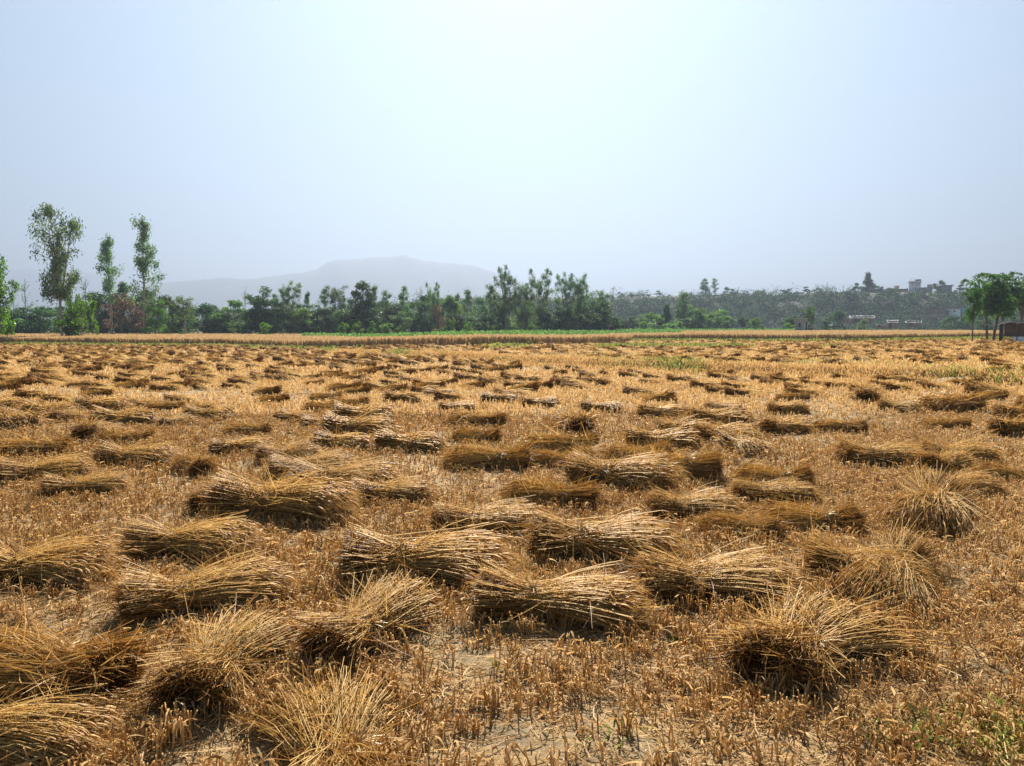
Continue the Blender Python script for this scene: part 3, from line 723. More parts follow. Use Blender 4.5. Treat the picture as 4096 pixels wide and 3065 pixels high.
litter(8, 15, 560, .0042, .10)
litter(15, 30, 160, .008, .14)
litter(30, 92, 20, .02, .25)
tag(obj('loose_straw', LB.mesh('loose_straw', M_litter)), 'loose straw and broken stems littering the soil', 'straw litter', kind='stuff')

# ------------------------------------------------------------------ standing wheat, green crop, weeds
WB = MB()
def blades(mb, x, y, h, wdt, lean, tlo, thi, K=3, z0=None, droop=0.0):
    N = len(x); z = ground_z(x, y) if z0 is None else z0
    u = np.linspace(0, 1, K)[None]
    lx = rng.normal(0, lean, N); ly = rng.normal(0, lean, N)
    P = np.stack([x[:, None] + lx[:, None] * h[:, None] * u ** 1.5, y[:, None] + ly[:, None] * h[:, None] * u ** 1.5, z[:, None] - .02 + h[:, None] * (u - droop * u ** 3)], -1)
    mb.ribbons(P, wdt * rng.uniform(.6, 1.4, (N, 1)) * np.linspace(.8, .9, K)[None], np.stack([np.ones(N), rng.normal(0, .5, N), np.zeros(N)], -1), rng.uniform(tlo, thi, N))
def wheat_depth(x): return np.interp(x, [-40, -26, -12, 14, 24, 34], [34, 26, 13, 13, 22, 70])
def wheat_strip(n, depth_lo, depth_hi, x0, x1, h, wdt):
    x = rng.uniform(x0, x1, n); dd = depth_lo + (depth_hi - depth_lo) * rng.random(n) ** 1.6
    k_ = dd < wheat_depth(x); x, dd = x[k_], dd[k_]; n = len(x)
    y = edge_y(x) + dd
    ht = h * rng.normal(1, .07, n) * (1 + .05 * wav(x, y, 3, 0, 6))
    blades(WB, x, y, ht, wdt, .10, 0.1, .95)
wheat_strip(70000, 0, 6, -75, 78, .78, .055)
wheat_strip(90000, 6, 34, -85, 88, .78, .10)
wheat_strip(45000, 34, 60, 22, 95, .78, .13)
tag(obj('standing_wheat', WB.mesh('standing_wheat', M_wheat)), 'uncut ripe wheat standing as a tan strip beyond the sheaves', 'wheat field', kind='stuff')
FB = MB()                                     # second tan strip farther left
n = 40000; x = rng.uniform(-95, 0, n); y = rng.uniform(124, 150, n)
blades(FB, x, y, .62 * rng.normal(1, .08, n), .14, .1, .2, 1.0)
tag(obj('far_wheat', FB.mesh('far_wheat', M_wheat)), 'second pale wheat strip in front of the treeline', 'wheat field', kind='stuff')
CB = MB()
n = 90000; x = rng.uniform(-28, 62, n); y0_ = edge_y(x) + np.minimum(wheat_depth(x), 62) + 1.5
y = y0_ + rng.random(n) * np.interp(x, [-28, -14, 10, 30, 62], [3, 10, 60, 50, 16])
blades(CB, x, y, .95 * rng.normal(1, .15, len(x)), .16, .25, 0, 1, 3, None, .15)
tag(obj('green_crop', CB.mesh('green_crop', M_green)), 'strip of fresh green fodder crop behind the ripe wheat', 'crop field', kind='stuff')
WD = MB()
def weeds_at(x, y, h, wdt, tlo=0, thi=1): blades(WD, x, y, h, wdt, .45, tlo, thi, 4, None, .2)
# along the bank, patchy
n = 44000; t = rng.uniform(-15, 20, n); x = t; y = bund_y(x) + rng.normal(.25, .55, n)
dens = .38 + .5 * wav(x, x * .3, 1.6, 0, 8) + .5 * np.exp(-((x - 5) / 2.5) ** 2) + .6 * np.exp(-((x - 10.6) / 1.3) ** 2) + .4 * np.exp(-((x - 12.8) / .5) ** 2)
k = rng.random(n) < np.clip(dens, .03, 1) * .42; x, y = x[k], y[k]
weeds_at(x, y, rng.uniform(.07, .34, len(x)) * np.clip(.6 + .5 * wav(x, x, .9, 0, 8), .4, 1.3), .022)
n = 9000; x = rng.uniform(-3, 26, n); y = 56 + .15 * x + rng.normal(0, .9, n)
k = rng.random(n) < np.clip(.35 + .6 * wav(x, x, 2.2, 0, 8), 0, 1); weeds_at(x[k], y[k], rng.uniform(.15, .5, k.sum()), .05)
n = 26000; x = rng.uniform(-70, 66, n); y = edge_y(x) - np.abs(rng.normal(0, 1.3, n)) + .3      # grass margin before the wheat
k = rng.random(n) < np.clip(np.interp(x, [-70, -32, -24, -8, 12, 14, 66], [.9, .9, .6, .12, .15, .8, .9]) + .25 * wav(x, x, 4, 0, 8), 0, 1)
weeds_at(x[k], y[k], rng.uniform(.15, .5, k.sum()), .06)
n = 30000; x = rng.uniform(-8, 45, n); y = bund_y(x) + np.abs(rng.normal(0, 12, n)) + 1           # yellow green regrowth on the upper field
k = (y < edge_y(x)) & (rng.random(n) < np.clip(.4 + .5 * wav(x, y, 3.5, 0, 8), 0, 1)); weeds_at(x[k], y[k], rng.uniform(.05, .16, k.sum()), .03, .5, 1)
c = gpx(4060, 2960); n = 900                                                                     # corner plants
x = c[0] + rng.normal(0, .16, n); y = c[1] + rng.normal(0, .13, n); weeds_at(x, y, rng.uniform(.02, .09, n), .008, .3, 1)
for (a, b, m, sg) in ((3560, 2960, 60, .06), (3700, 2950, 45, .05), (2700, 2560, 12, .02), (2440, 2930, 14, .05), (1980, 2680, 6, .02), (1260, 2395, 8, .02), (3400, 2440, 20, .03), (3750, 2330, 8, .02), (1300, 2260, 8, .03), (3280, 2130, 12, .03), (640, 1880, 30, .08), (330, 1790, 22, .06)):
    c = gpx(a, b); x = c[0] + rng.normal(0, sg, m); y = c[1] + rng.normal(0, sg, m); weeds_at(x, y, rng.uniform(.03, .09, m), .010, 0, .6)
tag(obj('weeds', WD.mesh('weeds', M_weed)), 'green weeds along the field bank and wheat margin', 'weeds', kind='stuff')

# ------------------------------------------------------------------ trees
def leafquads(mb, c, size, aspect, tint, droop=0.0, r=rng):
    N = len(c)
    d = nrm(r.normal(0, 1, (N, 3)) + np.array([0, 0, -droop]))
    s = nrm(np.cross(d, r.normal(0, 1, (N, 3))))
    L = size * r.uniform(.6, 1.4, N)[:, None]; W = L * aspect
    V = np.stack([c - d * L / 2, c + s * W / 2, c + d * L / 2, c - s * W / 2], 1)
    q = np.arange(N * 4).reshape(N, 4)
    mb.add(V.reshape(-1, 3), q, np.repeat(tint, 4))
def limb(mb, p0, p1, r0, r1, r, K=6, wob=.05):
    u = np.linspace(0, 1, K)[:, None]
    P = np.array(p0) + (np.array(p1) - np.array(p0)) * u
    L = np.linalg.norm(np.array(p1) - np.array(p0))
    off = np.cumsum(r.normal(0, wob * L / K, (K, 3)), 0); off -= off[0]
    off[:, 2] *= .3
    P = P + off
    mb.tubes(P[None], np.linspace(r0, r1, K)[None], .5, 6)
    return P
def tree_euc(seed, forks=1, base=.3, width=.16, n=3600, narrow=.75, dens=1.0):
    """unit-height slim eucalyptus: pale trunk, steep limbs, drooping leaf clumps with gaps"""
    r = np.random.default_rng(seed); tr = MB(); cr = MB()
    stems = []
    if forks == 1: stems.append(limb(tr, (0, 0, -.01), (r.normal(0, .015), r.normal(0, .015), .97), .014, .002, r, 12, .04))
    else:
        a = limb(tr, (0, 0, -.01), (.005, 0, .30), .013, .010, r, 6, .03)
        for k in range(forks):
            s_ = (k - (forks - 1) / 2) * 2 / max(1, forks - 1)
            stems.append(limb(tr, a[-1] - np.array([0, 0, .02]), (s_ * width * .5, r.normal(0, .03), .97 - .10 * abs(s_) * r.random()), .008, .002, r, 12, .022))
    pts = []; wts = []
    nl = int(30 * dens) // len(stems)
    for s_ in stems:
        for i in range(nl):
            t = base + (1 - base) * (i + r.random()) / nl
            z_i = min(len(s_) - 1, max(1, int(t * (len(s_) - 1))))
            if forks > 1:
                z_i = min(len(s_) - 1, max(1, int((t - .28) / .7 * (len(s_) - 1))))
            p = s_[z_i]; an = r.uniform(0, 2 * pi)
            f = (t - base) / (1 - base)
            ln = width * (1.0 - narrow * f) * r.uniform(.4, 1.1) * (.6 + .4 * min(1, f * 5))
            e = p + np.array([math.cos(an) * ln, math.sin(an) * ln, ln * r.uniform(.3, 1.0)])
            limb(tr, p, e, .0035, .001, r, 4, .08)
            for w_ in (.5, .8, 1.0):
                pts.append(p + (e - p) * w_ + r.normal(0, .008, 3)); wts.append(.5 + w_)
        pts.append(s_[-1]); wts.append(1.5)
    pts = np.array(pts); wts = np.array(wts) * r.gamma(2, .5, len(wts)); wts /= wts.sum()
    j = r.choice(len(pts), n, p=wts)
    c = pts[j] + r.normal(0, 1, (n, 3)) * np.array([.018, .018, .022])
    c[:, 2] -= np.abs(r.normal(0, .015, n))
    leafquads(cr, c, .023, .36, np.clip(r.normal(.5, .17, len(pts))[j] + r.normal(0, .14, n), 0, 1), 1.0, r)
    return tr.mesh('trunk_slim', M_bark), cr.mesh('crown_slim', M_euc)
def tree_dome(seed, n=5200, base=.16, w=.5, lobes=26, size=.05, bark=None, mat=None, taper=0.0, hmax=1.0):
    """unit-height broad tree: short trunk, spreading limbs, crown of leaf clumps"""
    r = np.random.default_rng(seed); tr = MB(); cr = MB()
    top = limb(tr, (0, 0, -.02), (r.normal(0, .03), r.normal(0, .03), base + .25), .035, .02, r, 6, .06)
    cs = []
    for i in range(lobes):
        an = r.uniform(0, 2 * pi); q = math.sqrt(r.random())
        zz = r.uniform(0, 1)
        rad_ = w * q * math.sqrt(max(.05, 1 - (max(0, zz - .35) / .68) ** 2))
        rad_ *= 1 - taper * zz
        cpt = np.array([math.cos(an) * rad_, math.sin(an) * rad_, base + .05 + (hmax - base - .13) * zz])
        cs.append(cpt)
        if i % 2 == 0: limb(tr, top[-2 if i % 4 else -1], cpt, .012, .002, r, 5, .08)
    cs = np.array(cs); sz = r.uniform(.07, .14, lobes) * (1.25 if w > .4 else .9)
    j = r.integers(0, lobes, n)
    dirn = nrm(r.normal(0, 1, (n, 3))); rr = r.random(n) ** .45
    c = cs[j] + dirn * (sz[j] * rr)[:, None] * np.array([1.15, 1.15, .75])
    if taper: c[:, :2] *= (1.1 - .75 * np.clip(c[:, 2:], 0, 1))
    c += r.normal(0, .012, (n, 3))
    c[:, 2] = np.clip(c[:, 2], .02, None)
    leafquads(cr, c, size, .5, np.clip(r.normal(.45, .15, lobes)[j] + r.normal(0, .15, n), 0, 1), .3, r)
    return tr.mesh('trunk_broad', bark or M_dbark), cr.mesh('crown_broad', mat or M_dense)
def tree_sparse(seed, n=420, leaf=True):
    r = np.random.default_rng(seed); tr = MB(); cr = MB()
    s_ = limb(tr, (0, 0, -.01), (r.normal(0, .03), 0, .95), .014, .003, r, 10, .05)
    ends = []
    for i in range(20):
        t = r.uniform(.4, .98); p = s_[int(t * 9)]; an = r.uniform(0, 2 * pi); ln = r.uniform(.06, .2) * (1.3 - t)
        e = p + np.array([math.cos(an) * ln, math.sin(an) * ln, ln * r.uniform(.4, 1.1)])
        b = limb(tr, p, e, .004, .0015, r, 4, .1)
        for k in range(3):
            e2 = b[r.integers(1, 4)] + r.normal(0, .035, 3) + np.array([0, 0, .02]); limb(tr, b[2], e2, .0018, .0008, r, 3, .1); ends.append(e2)
    ends = np.array(ends); j = r.integers(0, len(ends), n)
    leafquads(cr, ends[j] + r.normal(0, .012, (n, 3)), .018, .5, r.random(n), .3, r)
    return tr.mesh('trunk_sparse', M_dbark), cr.mesh('crown_sparse', M_light)
def tree_feather(seed, n=5400):
    """slender young tree with a high feathery crown of pinnate leaves"""
    r = np.random.default_rng(seed); tr = MB(); cr = MB()
    bx, by = r.normal(0, .05, 2)
    s_ = limb(tr, (0, 0, -.01), (bx, by, .6), .018, .012, r, 8, .05)
    ends = []
    for i in range(13):
        an = r.uniform(0, 2 * pi); p = s_[r.integers(4, 8)]
        ln = r.uniform(.10, .25)
        e = np.array([p[0] + math.cos(an) * ln * .85, p[1] + math.sin(an) * ln * .85, min(.95, r.uniform(.34, .98))])
        b = limb(tr, p, e, .007, .002, r, 5, .06)
        ends += [b[-1], b[-2], b[-3]]
    ends = np.array(ends)
    fr = 300; j = r.integers(0, len(ends), fr); an = r.uniform(0, 2 * pi, fr)
    d = nrm(np.stack([np.cos(an), np.sin(an), r.normal(.25, .3, fr)], -1)); L = r.uniform(.07, .15, fr)
    m = n // fr; u = np.linspace(.1, 1, m)
    P = ends[j][:, None] + d[:, None] * (L[:, None] * u[None])[..., None]
    P[..., 2] -= (L[:, None] * u[None] ** 2) * .55
    P = P.reshape(-1, 3) + r.normal(0, .007, (fr * m, 3))
    leafquads(cr, P, .034, .42, np.clip(np.repeat(r.normal(.5, .2, fr), m) + r.normal(0, .1, fr * m), 0, 1), .5, r)
    return tr.mesh('trunk_young', M_dbark), cr.mesh('crown_young', M_young)
def tree_willow(seed, n=5200, w=.22):
    r = np.random.default_rng(seed); tr = MB(); cr = MB()
    s_ = limb(tr, (0, 0, -.01), (r.normal(0, .04), 0, .9), .02, .006, r, 8, .05)
    pts = []
    for i in range(46):
        an = r.uniform(0, 2 * pi); t = r.uniform(.25, 1); p = s_[int(t * 7)]; ln = w * r.uniform(.3, 1.1) * (1.25 - .5 * t)
        e = p + np.array([math.cos(an) * ln, math.sin(an) * ln, ln * .45])
        limb(tr, p, e, .004, .0015, r, 4, .06)
        hang = r.uniform(.10, .30)
        for k in range(9): pts.append(e + np.array([r.normal(0, .012), r.normal(0, .012), -min(hang, e[2] - .03) * k / 9]))
    pts = np.array(pts); j = r.integers(0, len(pts), n)
    c = pts[j] + r.normal(0, .013, (n, 3)); c[:, 2] = np.clip(c[:, 2], .01, 1)
    leafquads(cr, c, .03, .35, np.clip(r.normal(.5, .25, len(pts))[j] + r.normal(0, .1, n), 0, 1), 1.5, r)
    return tr.mesh('trunk_willow', M_bark), cr.mesh('crown_willow', M_vivid)
EUC = [tree_euc(11, n=3900), tree_euc(12, base=.42, width=.155, n=3500), tree_euc(13, base=.35, width=.20, n=4000), tree_euc(14, base=.3, width=.19, n=3900), tree_euc(15, base=.45, width=.15, n=3400, narrow=.4)]
FORK = tree_euc(26, forks=3, base=.22, width=.17, n=7000, narrow=.15, dens=2.6)
CLUMP = [tree_euc(31, forks=3, base=.16, width=.23, n=10000, narrow=.3, dens=2.4), tree_euc(32, forks=4, base=.16, width=.25, n=10500, narrow=.35, dens=2.6), tree_euc(33, forks=2, base=.22, width=.2, n=7600, narrow=.3, dens=2.0)]
DOME = [tree_dome(41, n=7500, base=.06, lobes=34), tree_dome(42, n=7500, w=.6, lobes=38, base=.08), tree_dome(43, n=7000, w=.42, lobes=32, base=.08), tree_dome(44, n=7500, w=.55, base=.04, lobes=40)]
MIXED = [tree_dome(51, n=5400, w=.30, lobes=38, size=.04, base=.08, mat=M_euc, bark=M_dbark), tree_dome(52, n=5000, w=.26, lobes=36, size=.04, base=.1, mat=M_euc), tree_dome(53, n=5400, w=.36, lobes=38, size=.04, base=.08, mat=M_euc)]
BUSH = [tree_dome(61, n=2600, w=.42, base=.02, lobes=20, size=.07, mat=M_light), tree_dome(62, n=2400, w=.55, base=.0, lobes=18, size=.07, mat=M_light), tree_dome(63, n=2200, w=.34, base=.05, lobes=16, size=.07, mat=M_light)]
DRY = [tree_dome(71, n=1900, w=.33, base=.2, lobes=36, size=.035, mat=M_dry), tree_dome(72, n=1700, w=.28, base=.15, lobes=26, size=.035, mat=M_dry)]
SPARSE = [tree_sparse(81), tree_sparse(82)]
FEATH = [tree_feather(91), tree_feather(92), tree_feather(93)]
CONE = tree_dome(95, n=5200, w=.28, base=.03, lobes=44, size=.045, taper=.9)
WILL = [tree_willow(96), tree_willow(97, w=.3)]
PROW = dict(euc=(EUC, .30), fork=([FORK], .42), clump=(CLUMP, .5), dome=(DOME, 1.1), mixed=(MIXED, .68), bush=(BUSH, 1.0), dry=(DRY, .68), sparse=(SPARSE, .3), feather=(FEATH, .62), cone=([CONE], .52), willow=(WILL, .5))
_tc = {}
def tree(kind, px, d, top, label, wpx=None, name=None, cat='tree', group=None, mat=None, var=None, z=None, lean=None):
    x = (px - 2048) / F * d * 1.0
    P = at_px(px, top, d); x = P[0]
    zz = z if z is not None else float(ground_z(x, d))
    H = (P[2] - zz) * (.96 if kind in ('euc', 'fork', 'clump') else 1)
    if H < .3: H = .3
    lst, wr = PROW[kind]
    i = _tc.get(kind, 0) if var is None else var; _tc[kind] = i + 1
    tm, cm = lst[i % len(lst)]
    sxy = H if wpx is None else (wpx / F * d) / wr
    if kind in ('dome', 'mixed', 'clump', 'cone', 'bush'): sxy *= 1.2
    sxy = min(max(sxy, .45 * H), 2.4 * H)
    nm = name or {'bush': 'bush' if cat == 'bush' else 'tree', 'euc': 'eucalyptus_tree', 'fork': 'eucalyptus_tree', 'clump': 'eucalyptus_tree'}.get(kind, 'tree')
    o = thing(nm, label, cat, (x, d, zz), random.uniform(0, 6.28) if kind not in ('fork', 'clump') else random.choice((0, pi)) + random.uniform(-.4, .4), group, (sxy, sxy, H))
    if lean: o.rotation_euler = (0, lean, 0)
    obj('trunk', tm, o); c = obj('crown', cm, o)
    if mat is not None:
        c.material_slots[0].link = 'OBJECT'; c.material_slots[0].material = mat
    return o
GL = 'trees of the treeline behind the fields'
# --- left group
tree('willow', -55, 89, 960, 'bright green drooping tree cut off by the left frame edge', 210, mat=M_vivid)
tree('fork', 228, 89, 806, 'tall forked eucalyptus with airy crown, tallest tree at the left', 200, mat=M_euc)
tree('willow', 318, 90, 1150, 'vivid green drooping tree hugging the right side of the forked eucalyptus', 105)
tree('bush', 262, 87, 1270, 'vivid green bush at the foot of the forked eucalyptus', 95, mat=M_vivid)
tree('bush', 70, 84, 1352, 'low dark green bush on the grass margin at far left', 60)
tree('bush', 402, 86, 1355, 'small green bush on the margin right of the forked eucalyptus', 34)
tree('euc', 432, 132, 907, 'slim eucalyptus in the middle of the three tall left ones', 110, var=1)
tree('euc', 562, 128, 835, 'slim pointed eucalyptus with drooping leaves, right of the three tall left ones', 130, var=3)
LT = [('sparse', 92, 150, 1105, 60, 'nearly bare tree with fine twigs left of the forked eucalyptus', None), ('sparse', 50, 152, 1150, 46, 'shorter nearly bare tree beside the left frame edge', None),
 ('sparse', 335, 155, 1098, 60, 'thin leafed tree showing between the forked and slim eucalyptus', None),
 ('dome', 40, 138, 1240, 190, 'dark rounded tree low at the far left edge', None), ('dome', 150, 140, 1226, 210, 'dark rounded tree behind the forked eucalyptus trunk', None), ('bush', 45, 134, 1275, 90, 'grey green bush under the far left dark tree', M_dense),
 ('dome', 395, 140, 1165, 190, 'tall dark tree behind the vivid green drooping one', None), ('mixed', 300, 138, 1200, 150, 'grey green tree behind the vivid drooping one', None), ('mixed', 490, 146, 1120, 90, 'grey green tree top between the two slim eucalyptus', None),
 ('dry', 478, 131, 1165, 120, 'brown leaved tree left of the pointed eucalyptus trunk', None), ('dry', 575, 130, 1190, 110, 'brown leaved tree right behind the pointed eucalyptus trunk', None), ('dry', 535, 133, 1200, 100, 'brown leaved tree directly behind the pointed eucalyptus trunk', None),
 ('dome', 560, 142, 1160, 170, 'dark tree behind the brown leaved trio', None), ('mixed', 618, 129, 1182, 70, 'yellowish green young tree right of the pointed eucalyptus', M_light),
 ('sparse', 672, 129, 1170, 40, 'thin pole like tree with hardly any leaves', None), ('dome', 655, 140, 1182, 110, 'dark tree behind the thin pole like one', None),
 ('euc', 738, 130, 1178, 110, 'light green drooping eucalyptus beside the dark grove', M_light), ('bush', 690, 126, 1305, 55, 'green bush at the foot of the light drooping eucalyptus, left', None), ('bush', 728, 126, 1315, 36, 'green bush at the foot of the light drooping eucalyptus, right', None),
 ('dome', 815, 140, 1215, 150, 'dark dome tree right of the light drooping eucalyptus', None), ('sparse', 935, 127, 1285, 40, 'small thin trunked tree on the tan strip', None), ('dome', 905, 140, 1238, 160, 'dark wide tree behind the small thin trunked one', None),
 ('mixed', 880, 138, 1250, 90, 'lighter leafy tree inside the dark grove', M_light), ('mixed', 935, 158, 1195, 100, 'pale green tree top rising over the dark grove', M_light),
 ('sparse', 978, 150, 1150, 36, 'thin bare tree left of the tall full one', None)]
for (k, px, d, top, wp, lab, mt) in LT: tree(k, px, d, top, lab, wp, group=GL, mat=mt)
# --- middle treeline
MT = [('mixed', 1040, 138, 1128, 115, 'tall full tree with dark lower half at the left end of the mountain', M_dense), ('euc', 1098, 185, 1162, 60, 'pale hazy tree peeking behind two eucalyptus', None), ('clump', 1155, 140, 1132, 100, 'eucalyptus with spreading top right of the tall full tree', None),
 ('euc', 1232, 142, 1150, 50, 'small topped eucalyptus, left one of a group of three', None), ('euc', 1290, 142, 1143, 56, 'slim eucalyptus, middle one of a group of three', None), ('clump', 1345, 142, 1143, 80, 'broad topped eucalyptus, right one of a group of three', None),
 ('mixed', 1448, 136, 1122, 120, 'big dark spreading tree under the mountain summit', M_dense), ('euc', 1500, 146, 1128, 60, 'eucalyptus touching the right of the big dark spreading tree', None), ('euc', 1542, 144, 1152, 55, 'eucalyptus with rounded tip right of the big dark one', None),
 ('euc', 1612, 140, 1127, 66, 'pointed eucalyptus with visible trunk below the summit', None), ('sparse', 1690, 150, 1138, 70, 'open branched thin leafed tree', None), ('clump', 1735, 140, 1127, 66, 'rounded eucalyptus right of the open branched tree', None),
 ('dome', 1700, 144, 1178, 130, 'dark leafy tree under the open branched one', None), ('dry', 1752, 134, 1212, 80, 'brown leaved tree under the rounded eucalyptus', None), ('dome', 1800, 146, 1180, 90, 'fresh green dome tree right of the brown one', M_light),
 ('euc', 1832, 190, 1160, 50, 'pale hazy slim tree behind the fresh green dome', None), ('euc', 1872, 144, 1147, 60, 'eucalyptus with flat top left of the tallest clump', None), ('mixed', 1920, 170, 1185, 70, 'hazy round topped tree left of the tallest clump', None),
 ('euc', 1962, 142, 1123, 70, 'open eucalyptus just left of the tallest clump', None), ('clump', 2022, 138, 1072, 90, 'tall eucalyptus clump, left twin of the tallest two', None), ('clump', 2090, 140, 1125, 85, 'lower pale eucalyptus between the tallest twins', None), ('clump', 2162, 138, 1072, 100, 'tall eucalyptus clump, right twin of the tallest two', None),
 ('clump', 2262, 138, 1100, 85, 'broad eucalyptus clump, left half, right of the tallest twins', None), ('clump', 2318, 140, 1095, 85, 'broad eucalyptus clump, right half, right of the tallest twins', None), ('mixed', 2370, 180, 1148, 75, 'pale hazy round tree behind the broad clump', None), ('euc', 2412, 142, 1152, 75, 'leaning eucalyptus closing the treeline at its right end', None),
 ('dome', 1092, 138, 1240, 130, 'dark round tree low below the spreading eucalyptus', None), ('dome', 1270, 140, 1235, 150, 'dark round tree below the group of three', None), ('dome', 1440, 134, 1222, 170, 'black green dome below the big spreading tree', None), ('dome', 1570, 146, 1220, 120, 'dark dome right of the black green one', None), ('dome', 1640, 146, 1240, 120, 'dark dome below the pointed eucalyptus', None),
 ('dome', 1820, 138, 1252, 110, 'low dark dome right of the brown leaved middle tree', None), ('dome', 1925, 136, 1250, 130, 'wide very dark dome left of the tall twins', None), ('mixed', 1215, 136, 1230, 110, 'mid green tree in front of the small topped eucalyptus', M_light), ('mixed', 1360, 136, 1235, 100, 'grey green tree under the broad topped eucalyptus', None),
 ('mixed', 1595, 134, 1235, 80, 'soft grey green tree in front of the pointed eucalyptus', None), ('dome', 2185, 134, 1250, 110, 'black green dome under the tall right twin', None), ('dome', 2345, 131, 1245, 120, 'black green dome under the broad clump', None), ('dome', 2255, 136, 1240, 110, 'dark dome between two black green ones', None), ('dome', 2405, 136, 1207, 140, 'big leafy tree at the right end of the treeline', M_dense),
 ('mixed', 2010, 142, 1200, 90, 'mid green tree below the left tall twin', None), ('mixed', 2110, 144, 1195, 90, 'mid green tree below the lower pale eucalyptus', M_light), ('mixed', 1165, 148, 1200, 110, 'dusky tree behind the spreading eucalyptus', M_dense), ('dome', 1020, 136, 1230, 110, 'dark tree under the tall full one', None),
 ('mixed', 1410, 150, 1190, 90, 'dusky tree left behind the big spreading one', M_dense), ('mixed', 1530, 150, 1200, 90, 'dusky tree right behind the big spreading one', M_dense), ('mixed', 1300, 150, 1205, 120, 'dusky tree behind the group of three', M_dense)]
for (k, px, d, top, wp, lab, mt) in MT: tree(k, px, d, top, lab, wp, group=GL, mat=mt)
GB = 'light bushes along the far edge of the fields'
MBU = [(1062, 112, 1288, 55, 'round bright bush standing alone left on the tan strip'), (1030, 112, 1332, 26, 'low dark bush left of the round bright one'), (1085, 112, 1335, 20, 'low dark bush right of the round bright one'), (1378, 122, 1288, 42, 'light bush, leftmost of the row before the dark domes'), (1425, 122, 1283, 44, 'two pronged light bush, second of the row'), (1487, 122, 1283, 46, 'tall light bush, third of the row'), (1545, 122, 1290, 60, 'spreading light bush, fourth of the row'), (1592, 122, 1300, 30, 'dark small bush ending the row'),
 (1782, 124, 1282, 26, 'narrow light bush left of a tall thin one'), (1812, 124, 1268, 24, 'tall thin light bush'), (1868, 124, 1285, 30, 'light bush left of the wide dark dome'), (1900, 124, 1308, 18, 'tiny bush below the wide dark dome'), (1985, 124, 1300, 30, 'bush below the left tall twin'), (1250, 114, 1335, 26, 'tiny bush on the tan strip under the group of three'), (1130, 114, 1342, 16, 'very small tuft bush on the tan strip'),
 (1765, 124, 1310, 60, 'low grey bush under the brown leaved middle tree')]
for (px, d, top, wp, lab) in MBU: tree('bush', px, d, top, lab, wp, cat='bush', group=GB)
# --- right: trees between crop and hill
GR = 'trees between the green crop and the hill'
RT = [('mixed', 2462, 165, 1270, 34, 'small leafy tree before the ruined brick wall', None), ('mixed', 2530, 185, 1262, 55, 'small dark tree right of the ruined wall', None), ('mixed', 2580, 190, 1250, 60, 'mid green tree left of the light fan shaped one', None), ('bush', 2628, 180, 1248, 95, 'light fan shaped tree', None), ('cone', 2668, 188, 1213, 80, 'dark conical tree in front of the hill', None),
 ('mixed', 2738, 190, 1165, 60, 'tall thin topped tree right of the conical one', None), ('dome', 2772, 210, 1220, 100, 'pale spreading tree behind the rounded pair', M_light), ('mixed', 2792, 180, 1240, 62, 'rounded dark tree with clear trunk', M_dense), ('bush', 2740, 182, 1275, 70, 'bush under the thin topped tree', M_dense), ('dome', 2870, 205, 1238, 110, 'pale green wide tree right of the clear trunk tree', M_light),
 ('feather', 2975, 185, 1262, 80, 'dusky palm like tree with arching fronds', M_dense), ('dome', 3025, 178, 1270, 60, 'small round green tree near the small pump house', M_light), ('feather', 3225, 172, 1225, 66, 'green tree standing right behind the pump house', None), ('feather', 3250, 174, 1218, 40, 'second green tree behind the pump house, taller and thinner', None), ('bush', 3165, 172, 1262, 60, 'dark bush left behind the pump house', M_dense), ('bush', 3150, 168, 1290, 50, 'light low bush left of the pump house', None),
 ('mixed', 3305, 170, 1266, 28, 'little lollipop tree left of the white truck', M_dense), ('dome', 3355, 240, 1240, 70, 'round tree behind the white truck', None), ('bush', 3240, 168, 1300, 26, 'small dark bush by the pump house door', M_dense), ('dome', 3805, 250, 1265, 60, 'round bush below the white and blue house', None), ('dome', 3860, 255, 1258, 55, 'round bush below the blue wall', None), ('dome', 3940, 200, 1270, 60, 'bush seen between the slender trunks', None), ('bush', 2925, 190, 1275, 60, 'soft grey bush right of the pale wide tree', M_dense), ('bush', 2700, 176, 1285, 60, 'low bush at the foot of the conical tree', None),
 ('dome', 3455, 250, 1275, 50, 'small shrub before the tarpaulin roofs', M_light)]
for (k, px, d, top, wp, lab, mt) in RT: tree(k, px, d, top, lab, wp, group=GR, mat=mt)
